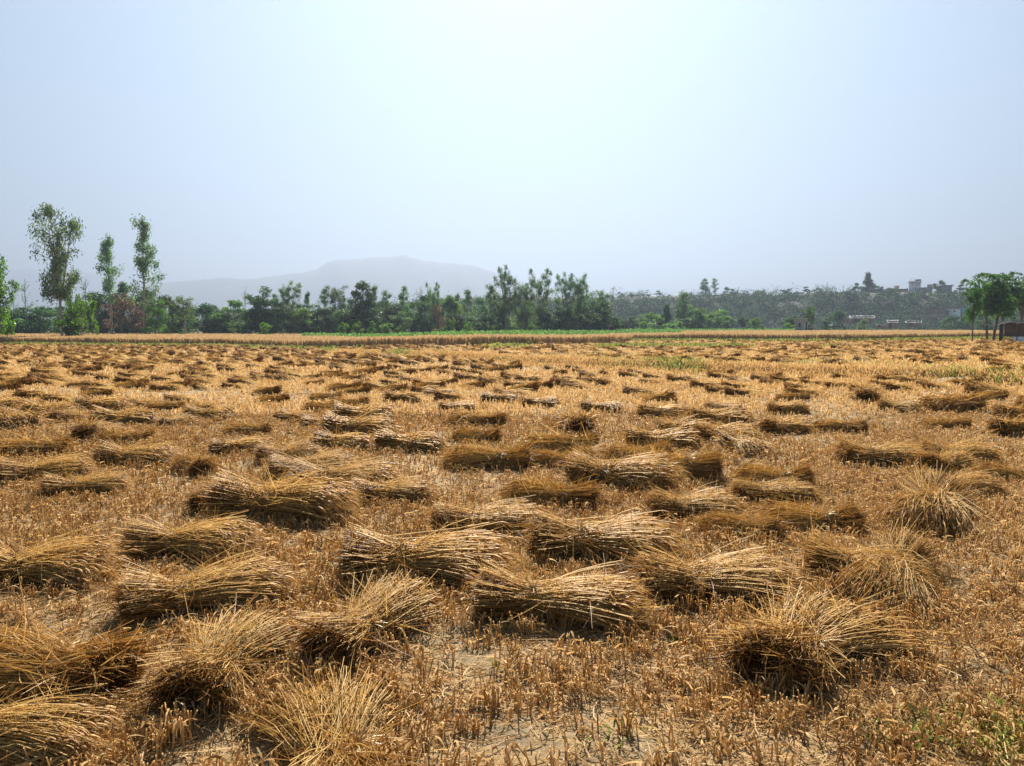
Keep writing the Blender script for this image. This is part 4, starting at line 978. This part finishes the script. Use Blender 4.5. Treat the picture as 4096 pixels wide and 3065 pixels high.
# --- trees on the hill
GH = 'trees growing on the village hill'
def htree(kind, px, d, top, wp, lab, mat=None):
    if kind == 'dome': kind, mat, d, wp = 'bush', (mat or M_dense), d - 9, wp * .9
    x = (px - 2048) / F * d
    return tree(kind, px, d, top, lab, wp, group=GH, mat=mat, z=float(hill_z(x, d)) - .2)
for a in [('sparse', 2450, 402, 1143, 40, 'lone thin tree on the ridge left of the long wall', M_euc), ('sparse', 2556, 402, 1158, 52, 'flat branching tree on the ridge'), ('dome', 2635, 402, 1162, 58, 'round dark tree on the ridge above the fan shaped one'), ('dome', 2678, 402, 1178, 26, 'small round tree on the ridge'), ('mixed', 2820, 404, 1113, 40, 'left of two tall trees on the ridge'), ('euc', 2858, 404, 1108, 42, 'right of two tall trees on the ridge'),
          ('dome', 2915, 402, 1146, 42, 'round tree right of the two tall ridge trees'), ('mixed', 2945, 398, 1166, 34, 'green tree hanging at the ridge edge'), ('mixed', 3040, 400, 1155, 46, 'leafy tree in front of the ridge wall'), ('dome', 3225, 402, 1146, 44, 'round tree left of the ridge poles'), ('dome', 3150, 398, 1155, 60, 'wide tree left on the ridge'), ('dome', 3275, 400, 1152, 44, 'bushy tree beside the ridge poles'), ('cone', 3472, 402, 1086, 62, 'tall conical tree crowning the ridge'), ('dome', 3425, 400, 1132, 60, 'dark tree left of the crowning conical tree'), ('dome', 3515, 400, 1142, 36, 'low tree right of the crowning conical tree'),
          ('dome', 3765, 402, 1120, 52, 'round tree behind the long low ridge house'), ('dome', 3845, 396, 1138, 60, 'bushy tree at the right of the long low house'), ('mixed', 3815, 385, 1178, 60, 'yellow green tree on the slope below the long low house', M_light), ('dome', 3570, 388, 1150, 90, 'large dark tree on the slope below the red wall'), ('dome', 3400, 380, 1165, 110, 'large dark tree on the middle slope'), ('dome', 3310, 375, 1190, 80, 'dark tree on the left slope'), ('dome', 2545, 380, 1196, 90, 'wide pale tree on the left end of the slope', M_light), ('dome', 2490, 370, 1232, 70, 'tree low on the left slope'), ('dome', 3080, 380, 1200, 80, 'dark tree under the leafy ridge tree'), ('feather', 4085, 300, 1098, 50, 'palm like tree behind the slender right trees', M_dense)]:
    htree(*a)
# --- slender trees at the right edge
GY = 'slender young trees beside the brick hut'
for (px, d, top, wp, lab, v) in [(3900, 78, 1110, 95, 'slender tree with bowed trunk, leftmost beside the brick hut', 0), (3960, 86, 1088, 170, 'slender leaning tree second from the left beside the brick hut', 1), (3985, 86, 1080, 190, 'thick trunked slender tree in the middle by the brick hut', 2), (4020, 92, 1082, 200, 'tall leafy tree rising behind the brick hut corner', 0), (4085, 94, 1095, 190, 'leafy tree over the brick hut roof at the right edge', 1)]:
    tree('feather', px, d, top, lab, wp, group=GY, var=v)

# the wood that closes the gaps behind the single trees: one mass
M_wood = thin('dark_wood_leaf', [(0, (0.0304, 0.0648, 0.0189)), (.5, (0.0578, 0.1121, 0.0323)), (1, (0.1291, 0.2040, 0.0539))], .3, .65, .08)
FW = MB()
nc = 330
pxs = rng.uniform(-260, 2440, nc); dd = rng.uniform(146, 168, nc)
cx = (pxs - 2048) / F * dd; hgt = np.interp(pxs, [-260, 300, 700, 1000, 1400, 1700, 2000, 2440], [4.6, 5.6, 5.2, 5, 5.2, 5.2, 5.4, 4.2]) * rng.uniform(.55, 1.2, nc)
m = 170; j = np.repeat(np.arange(nc), m)
d = nrm(rng.normal(0, 1, (len(j), 3))) * (rng.random(len(j)) ** .4)[:, None]
c = np.stack([cx, dd, ground_z(cx, dd) + hgt * .5], -1)[j] + d * np.stack([rng.uniform(1.6, 3.0, nc)] * 2 + [hgt * .52], -1)[j]
leafquads(FW, c, .42, .5, np.clip(rng.normal(.42, .18, nc)[j] + rng.normal(0, .15, len(j)), 0, 1), .3)
tag(obj('background_wood', FW.mesh('background_wood', M_wood)), 'dark leafy wood filling the gaps behind the treeline', 'wood', kind='stuff')

# hillside scrub: one mass
HB = MB()
nc = 3800
cx = rng.uniform(-60, 330, nc); cyy = rng.uniform(322, np.interp(cx, [20, 110, 130], [374, 374, 381])); cz = hill_z(cx, cyy)
k = rng.random(nc) < np.clip(.85 + .3 * wav(cx, cyy, 14, 0, 8), .25, 1); cx, cyy, cz = cx[k], cyy[k], cz[k]
sz = (rng.gamma(3.0, .8, len(cx)) + .6) * np.interp(cyy, [356, 380], [1, .42]); m = 60
j = np.repeat(np.arange(len(cx)), m)
d = nrm(rng.normal(0, 1, (len(j), 3))) * (rng.random(len(j)) ** .4)[:, None]
big = rng.random(len(cx)) < .05; sz = np.where(big & (cyy < 372), sz * 1.0 + 2.2, sz)
c = np.stack([cx, cyy, cz + sz * .45], -1)[j] + d * sz[j][:, None] * np.array([1.0, 1.0, .95])
leafquads(HB, c, .8, .55, np.clip(rng.normal(.45, .32, len(cx))[j] + rng.normal(0, .15, len(j)), 0, 1), .2)
nr = 130                                        # uneven thickets along the brow of the hill
rp = rng.uniform(2430, 4250, nr); rp = rp[((rp < 3445) | (rp > 3530)) & ((rp < 3570) | (rp > 3850)) & ((rp < 2575) | (rp > 2740) | (rng.random(nr) < .3))]
ry_ = rng.uniform(378, 392, len(rp)); rx = (rp - 2048) / F * ry_; rs = rng.gamma(4, .5, len(rp)) + .4
rz_ = hill_z(rx, ry_); m = 80; j = np.repeat(np.arange(len(rp)), m)
d = nrm(rng.normal(0, 1, (len(j), 3))) * (rng.random(len(j)) ** .45)[:, None]
leafquads(HB, np.stack([rx, ry_, rz_ + rs * .55], -1)[j] + d * rs[j][:, None] * np.array([1.0, 1.0, .9]), .6, .55, np.clip(rng.normal(.5, .25, len(rp))[j] + rng.normal(0, .15, len(j)), 0, 1), .2)
nc = 420                                        # bushes on the flat land before the hill
cx = rng.uniform(20, 200, nc); cyy = rng.uniform(180, 318, nc); sz = rng.uniform(.5, 1.5, nc); m = 40
j = np.repeat(np.arange(nc), m); d = nrm(rng.normal(0, 1, (len(j), 3))) * (rng.random(len(j)) ** .4)[:, None]
c = np.stack([cx, cyy, ground_z(cx, cyy) + sz * .4], -1)[j] + d * sz[j][:, None] * np.array([1.4, 1.2, .7])
leafquads(HB, c, .45, .55, np.clip(rng.normal(.6, .2, nc)[j] + rng.normal(0, .15, len(j)), 0, 1), .2)
M_scrub = thin('scrub_leaf', [(0, (0.0174, 0.0436, 0.0161)), (.5, (0.0348, 0.0740, 0.0242)), (1, (0.0753, 0.1393, 0.0485))], .3, .65, .08)
tag(obj('hillside_scrub', HB.mesh('hillside_scrub', M_scrub)), 'dense scrub covering the slope of the village hill', 'scrub', kind='stuff')

# ------------------------------------------------------------------ buildings
M_white = solid('whitewash', (0.80, 0.81, 0.82), (0.88, 0.89, 0.9), 1.5, .8, .05)
M_blue = solid('blue_paint', (0.12, 0.34, 0.62), (0.18, 0.44, 0.72), 1.5, .8, .05)
M_grey = solid('grey_plaster', (0.24, 0.23, 0.21), (0.38, 0.36, 0.33), 1.2, .9, .1)
M_conc = solid('pale_concrete', (0.36, 0.34, 0.31), (0.50, 0.48, 0.44), 1.5, .9, .1)
M_dark = solid('dark_opening', (0.015, 0.016, 0.018), (0.03, 0.03, 0.032), 2, .6, 0)
M_brick = brick_mat('red_brick', (0.30, 0.12, 0.075), (0.38, 0.17, 0.10), (0.32, 0.27, 0.22), 1.6)
M_rbrick = brick_mat('brown_brick', (0.16, 0.09, 0.06), (0.23, 0.13, 0.085), (0.20, 0.16, 0.12), 1.6)
M_tarp = solid('silver_tarpaulin', (0.05, 0.053, 0.057), (0.34, 0.35, 0.36), 1.4, .6, .6, .2, 3)
M_thatch = solid('dusty_roof_sheet', (0.10, 0.075, 0.055), (0.20, 0.155, 0.115), 3, .9, .5)
M_redroof = solid('red_trim', (0.28, 0.08, 0.05), (0.36, 0.12, 0.08), 2, .8, .1)
M_metal = solid('grey_pole_steel', (0.16, 0.16, 0.165), (0.24, 0.24, 0.245), 3, .6, .05)
M_mud = solid('mud_wall', (0.20, 0.145, 0.10), (0.31, 0.235, 0.17), 1, .95, .2)
M_hut = solid('dusty_mud_brick', (0.085, 0.06, 0.045), (0.15, 0.105, 0.075), 2, .95, .3)
def part(name, parent, mat, *boxes, label=None):
    b = MB()
    for x in boxes: b.box(*x)
    o = obj(name, b.mesh(name, mat, False), parent)
    if label: o['label'] = label
    return o
def house(name, label, px0, px1, pyb, pyt, d, depth, wallmat, roofmat, wins=(), doors=(), roof=(.12, .35), slope=0.0, zbase=None, cat='house', wallname='wall', turn=0.0):
    """box house facing the camera: wall, overhanging roof slab, window (> frame, pane), door"""
    A = at_px(px0, pyb, d); B = at_px(px1, pyt, d)
    W = B[0] - A[0]; z0 = A[2] if zbase is None else zbase; H = B[2] - z0
    az = math.atan2((A[0] + B[0]) / 2, d); W *= math.cos(az)
    o = thing(name, label, cat, ((A[0] + B[0]) / 2, d, z0), -az + turn)
    rt, ov = roof
    Hw = H - rt
    part(wallname, o, wallmat, ((0, depth / 2, (Hw - 1.2) / 2), (W, depth, Hw + 1.2)))
    rb = MB(); w2 = W / 2 + ov
    rb.hexa([(-w2, -ov, Hw + .003), (w2, -ov, Hw + .003 + slope), (w2, depth + ov, Hw + .003 + slope), (-w2, depth + ov, Hw + .003),
             (-w2, -ov, H), (w2, -ov, H + slope), (w2, depth + ov, H + slope), (-w2, depth + ov, H)])
    obj('roof', rb.mesh('roof', roofmat, False), o)
    for (fx, fz, fw, fh) in wins:
        cx_, cz_ = (fx - .5) * W, fz * H; ww, hh = fw * W, fh * H; t = min(.12, ww * .12)
        wn = part('window', o, M_dark, ((cx_, -.012, cz_), (ww - t * 2, .03, hh - t * 2)))
        part('frame', wn, wallmat, ((cx_, -.03, cz_ + hh / 2 - t / 2), (ww, .1, t)), ((cx_, -.03, cz_ - hh / 2 + t / 2), (ww, .1, t)), ((cx_ - ww / 2 + t / 2, -.03, cz_), (t, .1, hh - 2 * t - .004)), ((cx_ + ww / 2 - t / 2, -.03, cz_), (t, .1, hh - 2 * t - .004)))
    for (fx, fw, fh) in doors:
        part('door', o, M_dark, (((fx - .5) * W, -.015, fh * H / 2 + .02), (fw * W, .05, fh * H)))
    return o
# white tower house on the ridge
tw = house('tower_house', 'tall white house with rooftop rail standing on the hill ridge', 3634, 3684, 1180, 1124, 402, 7, M_white, M_white, wins=[(.28, .80, .14, .09)], roof=(.9, .25))
A = at_px(3634, 1180, 402); Bq = at_px(3684, 1124, 402); W_ = (Bq[0] - A[0]) * .86; H_ = Bq[2] - A[2]
part('ledge', tw, M_redroof, ((-.2, -.30, H_ * .86), (W_ + .5, .5, .22)), ((W_ * .22, -.2, H_ * .72), (W_ * .4, .4, .14)))
part('rail', tw, M_metal, ((-W_ * .33, 1, H_ + .55), (.12, .12, 1.1)), ((0, 1, H_ + .55), (.12, .12, 1.1)), ((-W_ * .165, 1, H_ + 1.13), (W_ * .33 + .3, .12, .12)))
part('stair_head', tw, M_redroof, ((W_ * .27, 2, H_ + .42), (W_ * .5, 3, .8)))
house('grey_house', 'unfinished grey house with raised corner room right of the white tower', 3666, 3728, 1178, 1152, 396, 6, M_grey, M_conc, wins=[(.55, .55, .18, .3)], roof=(.3, .1), slope=.6, zbase=at_px(3666, 1180, 396)[2])
house('rooftop_room', 'small grey cube room rising between white tower and long low house', 3708, 3730, 1178, 1138, 403, 4, M_grey, M_conc, roof=(.25, .12))
house('long_low_house', 'long low pale house with one door and a wide window on the ridge', 3745, 3808, 1174, 1143, 398, 7, M_conc, M_grey, wins=[(.80, .48, .22, .30)], doors=[(.50, .11, .52)], roof=(.35, .7), slope=.3)
house('red_house', 'long red brick house left of the white tower on the ridge', 3475, 3632, 1176, 1157, 404, 6, M_brick, M_brick, roof=(.3, .05))
house('rooftop_tank', 'pale green box room on the roof of the long red house', 3577, 3597, 1160, 1143, 406, 2.5, M_conc, M_white, roof=(.2, .1), cat='roof room')
house('ridge_house', 'low grey house under the ridge poles', 3295, 3350, 1185, 1168, 402, 6, M_grey, M_conc, roof=(.3, .2))
house('ridge_house', 'grey house with pale awning on the left of the pole group', 3175, 3215, 1190, 1170, 398, 5, M_conc, M_tarp, roof=(.3, .5))
house('boundary_wall', 'long brown brick wall on the ridge left of two tall trees', 2580, 2730, 1215, 1190, 399, 1.0, M_rbrick, M_grey, roof=(.2, .05), cat='wall')
house('boundary_wall', 'grey wall at the left end of the ridge', 2420, 2490, 1205, 1187, 404, 1.0, M_grey, M_conc, roof=(.25, .1), cat='wall', slope=-1.0)
house('ridge_house', 'flat grey house beside the lone thin ridge tree', 2500, 2600, 1205, 1183, 408, 6, M_grey, M_conc, roof=(.3, .1), slope=.8)
house('ridge_house', 'long pale wall house behind the two tall ridge trees', 2755, 2918, 1200, 1181, 406, 6, M_conc, M_grey, roof=(.3, .2))
house('ridge_house', 'tiny flat roofed house right of the two tall ridge trees', 2880, 2925, 1190, 1175, 412, 5, M_white, M_redroof, roof=(.35, .3))
house('ridge_house', 'small house with thin roof left of the leafy ridge tree', 2968, 3000, 1195, 1176, 408, 5, M_white, M_redroof, roof=(.3, .3))
house('ridge_house', 'teal grey house at the right of the leafy ridge tree', 3020, 3090, 1200, 1180, 406, 6, M_grey, M_conc, roof=(.3, .1))
# white and blue house on the lower slope
zl = at_px(3783, 1258, 345)[2]
wh = house('white_house', 'small white house with dark door and window on the lower slope', 3783, 3842, 1258, 1234, 345, 5, M_white, M_redroof, wins=[(.58, .52, .18, .42)], doors=[(.13, .15, .72)], roof=(.22, .35), zbase=zl)
house('blue_house', 'bright blue painted house joined to the white one', 3846, 3882, 1256, 1233, 344.5, 5, M_blue, M_blue, wins=[(.55, .6, .34, .34)], roof=(.12, .05), slope=.35, zbase=zl)
house('brick_wall_house', 'brown windowless brick house left of the small white one', 3700, 3781, 1260, 1233, 346, 5, M_rbrick, M_thatch, roof=(.2, .2), zbase=zl)
house('hillside_shack', 'dark shack with crumpled pale roof above the white house', 3745, 3812, 1235, 1216, 362, 4, M_rbrick, M_tarp, roof=(.35, .3), slope=-.5, cat='shack')
house('terrace_wall', 'long low retaining wall below the white house', 3682, 3802, 1276, 1262, 336, 1, M_mud, M_conc, roof=(.25, .1), cat='wall', slope=.3)
# pump house
ph = house('pump_house', 'small grey pump house with one window behind the wheat', 3176, 3232, 1318, 1273, 168, 2.6, M_grey, M_conc, wins=[(.40, .55, .20, .30)], doors=[(.90, .11, .72)], roof=(.16, .22), zbase=float(ground_z(64, 168)))
part('side_wall', ph, M_conc, ((.98, -.012, 1.16), (.95, .04, 2.3)), label='paler end by the door')  # paler slab on the front face, standing for the lighter side wall

# ruined brick wall
house('ruined_building', 'ruined red brick building at the right end of the treeline', 2422, 2480, 1322, 1287, 160, 4, M_brick, M_conc, doors=[(.8, .2, .6)], roof=(.18, .1), slope=.2, zbase=float(ground_z(22, 160)), cat='ruin')
house('ruined_building', 'broken grey wall with openings next to the ruined brick one', 2484, 2516, 1322, 1283, 162, 3, M_mud, M_conc, wins=[(.3, .5, .25, .3), (.7, .55, .22, .3)], roof=(.22, .15), zbase=float(ground_z(24, 162)), cat='ruin')
# shacks with tarpaulins
def shack(label, px0, px1, pyb, pyt, d, roofmat, rows=10, wall=M_rbrick):
    A = at_px(px0, pyb, d); B = at_px(px1, pyt, d); W = B[0] - A[0]; H = B[2] - A[2]
    o = thing('shack', label, 'shack', ((A[0] + B[0]) / 2, d, A[2]), -math.atan2(A[0], d)); W *= math.cos(math.atan2(A[0], d))
    part('wall', o, wall, ((0, 2.2, H * .40), (W * .96, 3, H * .8 + .6)))
    part('opening', o, M_dark, ((-W * .2, .68, H * .32), (W * .25, .1, H * .6)))
    n = 22; u = np.linspace(-.5, .5, n); r = np.random.default_rng(int(px0))
    V = []
    for k, (yy, zz) in enumerate([(-.3, .66), (1, .80), (2.4, .93), (3.9, .98)]):
        V.append(np.stack([u * W * 1.05, np.full(n, yy) + r.normal(0, .08, n), H * zz + r.normal(0, .08, n)], -1))
    V = np.array(V); lo = V - np.array([0, 0, .05])
    idx = np.arange(4 * n).reshape(4, n)
    q1 = np.stack([idx[:-1, :-1], idx[:-1, 1:], idx[1:, 1:], idx[1:, :-1]], -1).reshape(-1, 4)
    b = MB(); b.add(V, q1); b.add(lo, q1[:, ::-1])
    obj('tarpaulin' if roofmat is M_tarp else 'roof', b.mesh('roof_sheet', roofmat, False), o)
    return o
shack('long dark shack under a crumpled silver tarpaulin', 3398, 3498, 1292, 1262, 285, M_tarp)
shack('small dark shack under a torn silver tarpaulin', 3548, 3594, 1312, 1280, 262, M_tarp)
shack('low grey shack with flat dusty roof left of the long tarpaulin', 3364, 3396, 1290, 1266, 290, M_thatch)
shack('low stall with thin roof before the small tarpaulin shack', 3505, 3545, 1312, 1295, 255, M_thatch)
shack('rubble shed under shiny scraps right of the small tarpaulin shack', 3622, 3686, 1306, 1283, 275, M_tarp)
shack('small lean to with white sheet roof below the blue house', 3826, 3852, 1296, 1278, 270, M_tarp)
shack('pinkish roofed hut beside the white truck', 3340, 3372, 1312, 1288, 240, M_conc, wall=M_grey)
# white truck (cab end visible)
tp = at_px(3320, 1310, 232); tz = tp[2]
tk = thing('truck', 'small white truck parked beside the pinkish roofed hut', 'truck', (tp[0], 232, tz), -.4)
b = MB(); b.hexa([(-1.0, -.8, .45), (.75, -.8, .45), (.75, .8, .45), (-1.0, .8, .45), (-.95, -.75, 1.0), (.75, -.75, 1.0), (.75, .75, 1.0), (-.95, .75, 1.0)]); b.hexa([(-.8, -.75, 1.003), (.75, -.75, 1.003), (.75, .75, 1.003), (-.8, .75, 1.003), (-.25, -.7, 1.75), (.72, -.7, 1.75), (.72, .7, 1.75), (-.25, .7, 1.75)])
obj('cab', b.mesh('cab', M_white, False), tk)
part('side_window', tk, M_dark, ((.2, -.765, 1.35), (.6, .06, .45)))
part('cargo_bed', tk, M_metal, ((2.0, 0, .75), (2.4, 1.6, .5)))
for wx in (-.45, 2.4):
    for wy in (-.72, .72):
        th = np.linspace(0, 2 * pi, 17); b = MB()
        b.tubes(np.stack([wx + .24 * np.cos(th), np.full(17, wy), .33 + .24 * np.sin(th)], -1)[None], .11, .5, 6)
        obj('wheel', b.mesh('wheel', M_dark), tk)
# low wall and sign panel near pump house
sp = at_px(3125, 1310, 175)
sg = thing('signboard', 'small pale board on a thin post left of the pump house', 'sign', (sp[0], 175, sp[2]))
part('post', sg, M_metal, ((0, 0, 1.1), (.09, .09, 2.6))); part('board', sg, M_white, ((0, -.08, 2.15), (.42, .05, .3)))
# brick hut at the right edge
hd = 80.0
hA = at_px(4012, 1346, hd); zh = float(ground_z(hA[0], hd))
hut = thing('brick_hut', 'low brown hut with sagging tarp roof at the right frame edge', 'hut', (hA[0], hd, zh), -.58)
HH = at_px(4012, 1288, hd)[2] - zh
part('wall', hut, M_hut, ((2.1, 2.0, HH * .62), (4.0, 3.6, HH * .72)))
part('plinth', hut, M_white, ((2.6, .10, HH * .13), (3.4, .3, HH * .26 - .01)), label='white painted lower wall')
part('post', hut, M_dark, ((-.22, -.12, HH * .48), (.28, .28, HH * .96)), label='dark corner post')
part('post', hut, M_dbark, ((1.25, -.0, HH * .5), (.10, .10, HH)))
n = 26; r_ = np.random.default_rng(5); V = []
for (yy, zz) in [(-.5, .93), (.6, 1.0), (2.2, 1.05), (4.2, 1.0)]:
    V.append(np.stack([np.linspace(-.35, 4.6, n), np.full(n, yy) + r_.normal(0, .05, n), HH * zz + r_.normal(0, .035, n) + .1 * np.linspace(0, 1, n)], -1))
V = np.array(V); idx = np.arange(4 * n).reshape(4, n); q1 = np.stack([idx[:-1, :-1], idx[:-1, 1:], idx[1:, 1:], idx[1:, :-1]], -1).reshape(-1, 4)
b = MB(); b.add(V, q1); b.add(V - np.array([0, 0, .09]), q1[:, ::-1]); obj('roof', b.mesh('roof_sheet', M_thatch, False), hut)
rl = thing('rail', 'thin horizontal pole tied between slender trees and the brick hut', 'rail', (hA[0], hd + .2, zh), -.58)
b = MB(); b.tubes(np.array([[[-1.6, .1, HH * .86], [-.8, 0, HH * .87], [-.38, -.05, HH * .85]]]), .035, .5, 6); obj('pole', b.mesh('pole', M_metal), rl)

# poles and wires on the ridge
GP = 'power poles standing along the ridge'
PO = [(2483, 1179, 'short pole at the left end of the ridge'), (2513, 1178, 'second short pole at the left of the ridge'), (2723, 1165, 'pole beside the long brown ridge wall'), (2947, 1147, 'tall pole right of the two tall ridge trees'), (2984, 1163, 'short pole left of the leafy ridge tree'), (3008, 1160, 'short pole just left of the leafy ridge tree'), (3046, 1150, 'pole rising behind the leafy ridge tree'), (3300, 1128, 'tallest pole of the right hand ridge group'), (3323, 1145, 'middle pole of the right hand ridge group'), (3364, 1142, 'pole left of the conical crowned tree')]
tops = []
for (px, top, lab) in PO:
    d = 403; x = (px - 2048) / F * d; z = float(hill_z(x, d)); H = at_px(px, top, d)[2] - z
    o = thing('power_pole', lab, 'power pole', (x, d, z), 0, GP)
    b = MB(); b.tubes(np.array([[[0, 0, -.3], [0, 0, H / 2], [0, 0, H]]]), np.array([[.17, .15, .12]]), .5, 6); obj('shaft', b.mesh('shaft', M_metal), o)
    if px in (2723, 3323, 2984): part('crossarm', o, M_metal, ((0, -.1, H - .5), (2.2, .14, .14)))
    tops.append((x, d, z + H))
WR = 'power lines strung above the ridge'
for i, (ya, yb, lab) in enumerate([(1166, 1118, 'topmost power line above the ridge'), (1172, 1126, 'second power line above the ridge'), (1176, 1134, 'third power line above the ridge'), (1180, 1142, 'lowest power line above the ridge')]):
    o = thing('power_line', lab, 'power line', (0, 0, 0), 0, WR)
    b = MB(); u = np.linspace(0, 1, 40); px = 2420 + (4000 - 2420) * u
    sag = 5 * np.abs(np.sin(u * pi * 5))
    P = np.array([at_px(a, ya + (yb - ya) * t + s_, 403.5 + i * .6) for a, t, s_ in zip(px, u, sag)])
    o.location = P[0]; b.tubes((P - P[0])[None], .028, .5, 3); obj('wire', b.mesh('wire', M_metal), o)
# small bird far up in the sky
bp = at_px(1860, 416, 120)
b = MB()
sp_ = np.linspace(-1, 1, 9)
Pw = np.stack([sp_ * .20, .02 * np.abs(sp_), -.085 * np.abs(sp_) ** 1.3 + .02], -1)[None]
b.ribbons(Pw, np.array([[.01, .05, .08, .10, .11, .10, .08, .05, .01]]), np.array([[0, 1.0, .15]]))
b.tubes(np.array([[[0, -.12, 0], [0, -.07, .012], [0, 0, .015], [0, .09, .008], [0, .17, 0]]]), np.array([[.006, .022, .032, .02, .006]]), .5, 8)
bo = obj('bird', b.mesh('bird', M_dark), None, bp); tag(bo, 'tiny dark bird gliding high in the empty sky', 'bird')

# ------------------------------------------------------------------ haze
hb = MB()
hb.box((0, 2900, 235), (9000, 6000, 490))
m, t, out = new_mat('haze_air')
pv_ = t.nodes.new('ShaderNodeVolumePrincipled')
pv_.inputs['Color'].default_value = (0.252, 0.304, 0.402, 1); pv_.inputs['Density'].default_value = 0.00048
pv_.inputs['Anisotropy'].default_value = 0.47
t.links.new(pv_.outputs[0], out.inputs['Volume'])
try: m.cycles.homogeneous_volume = True
except Exception: pass
tag(obj('haze', hb.mesh('haze', m, False)), 'pale blue morning haze over the fields', 'haze', kind='stuff')
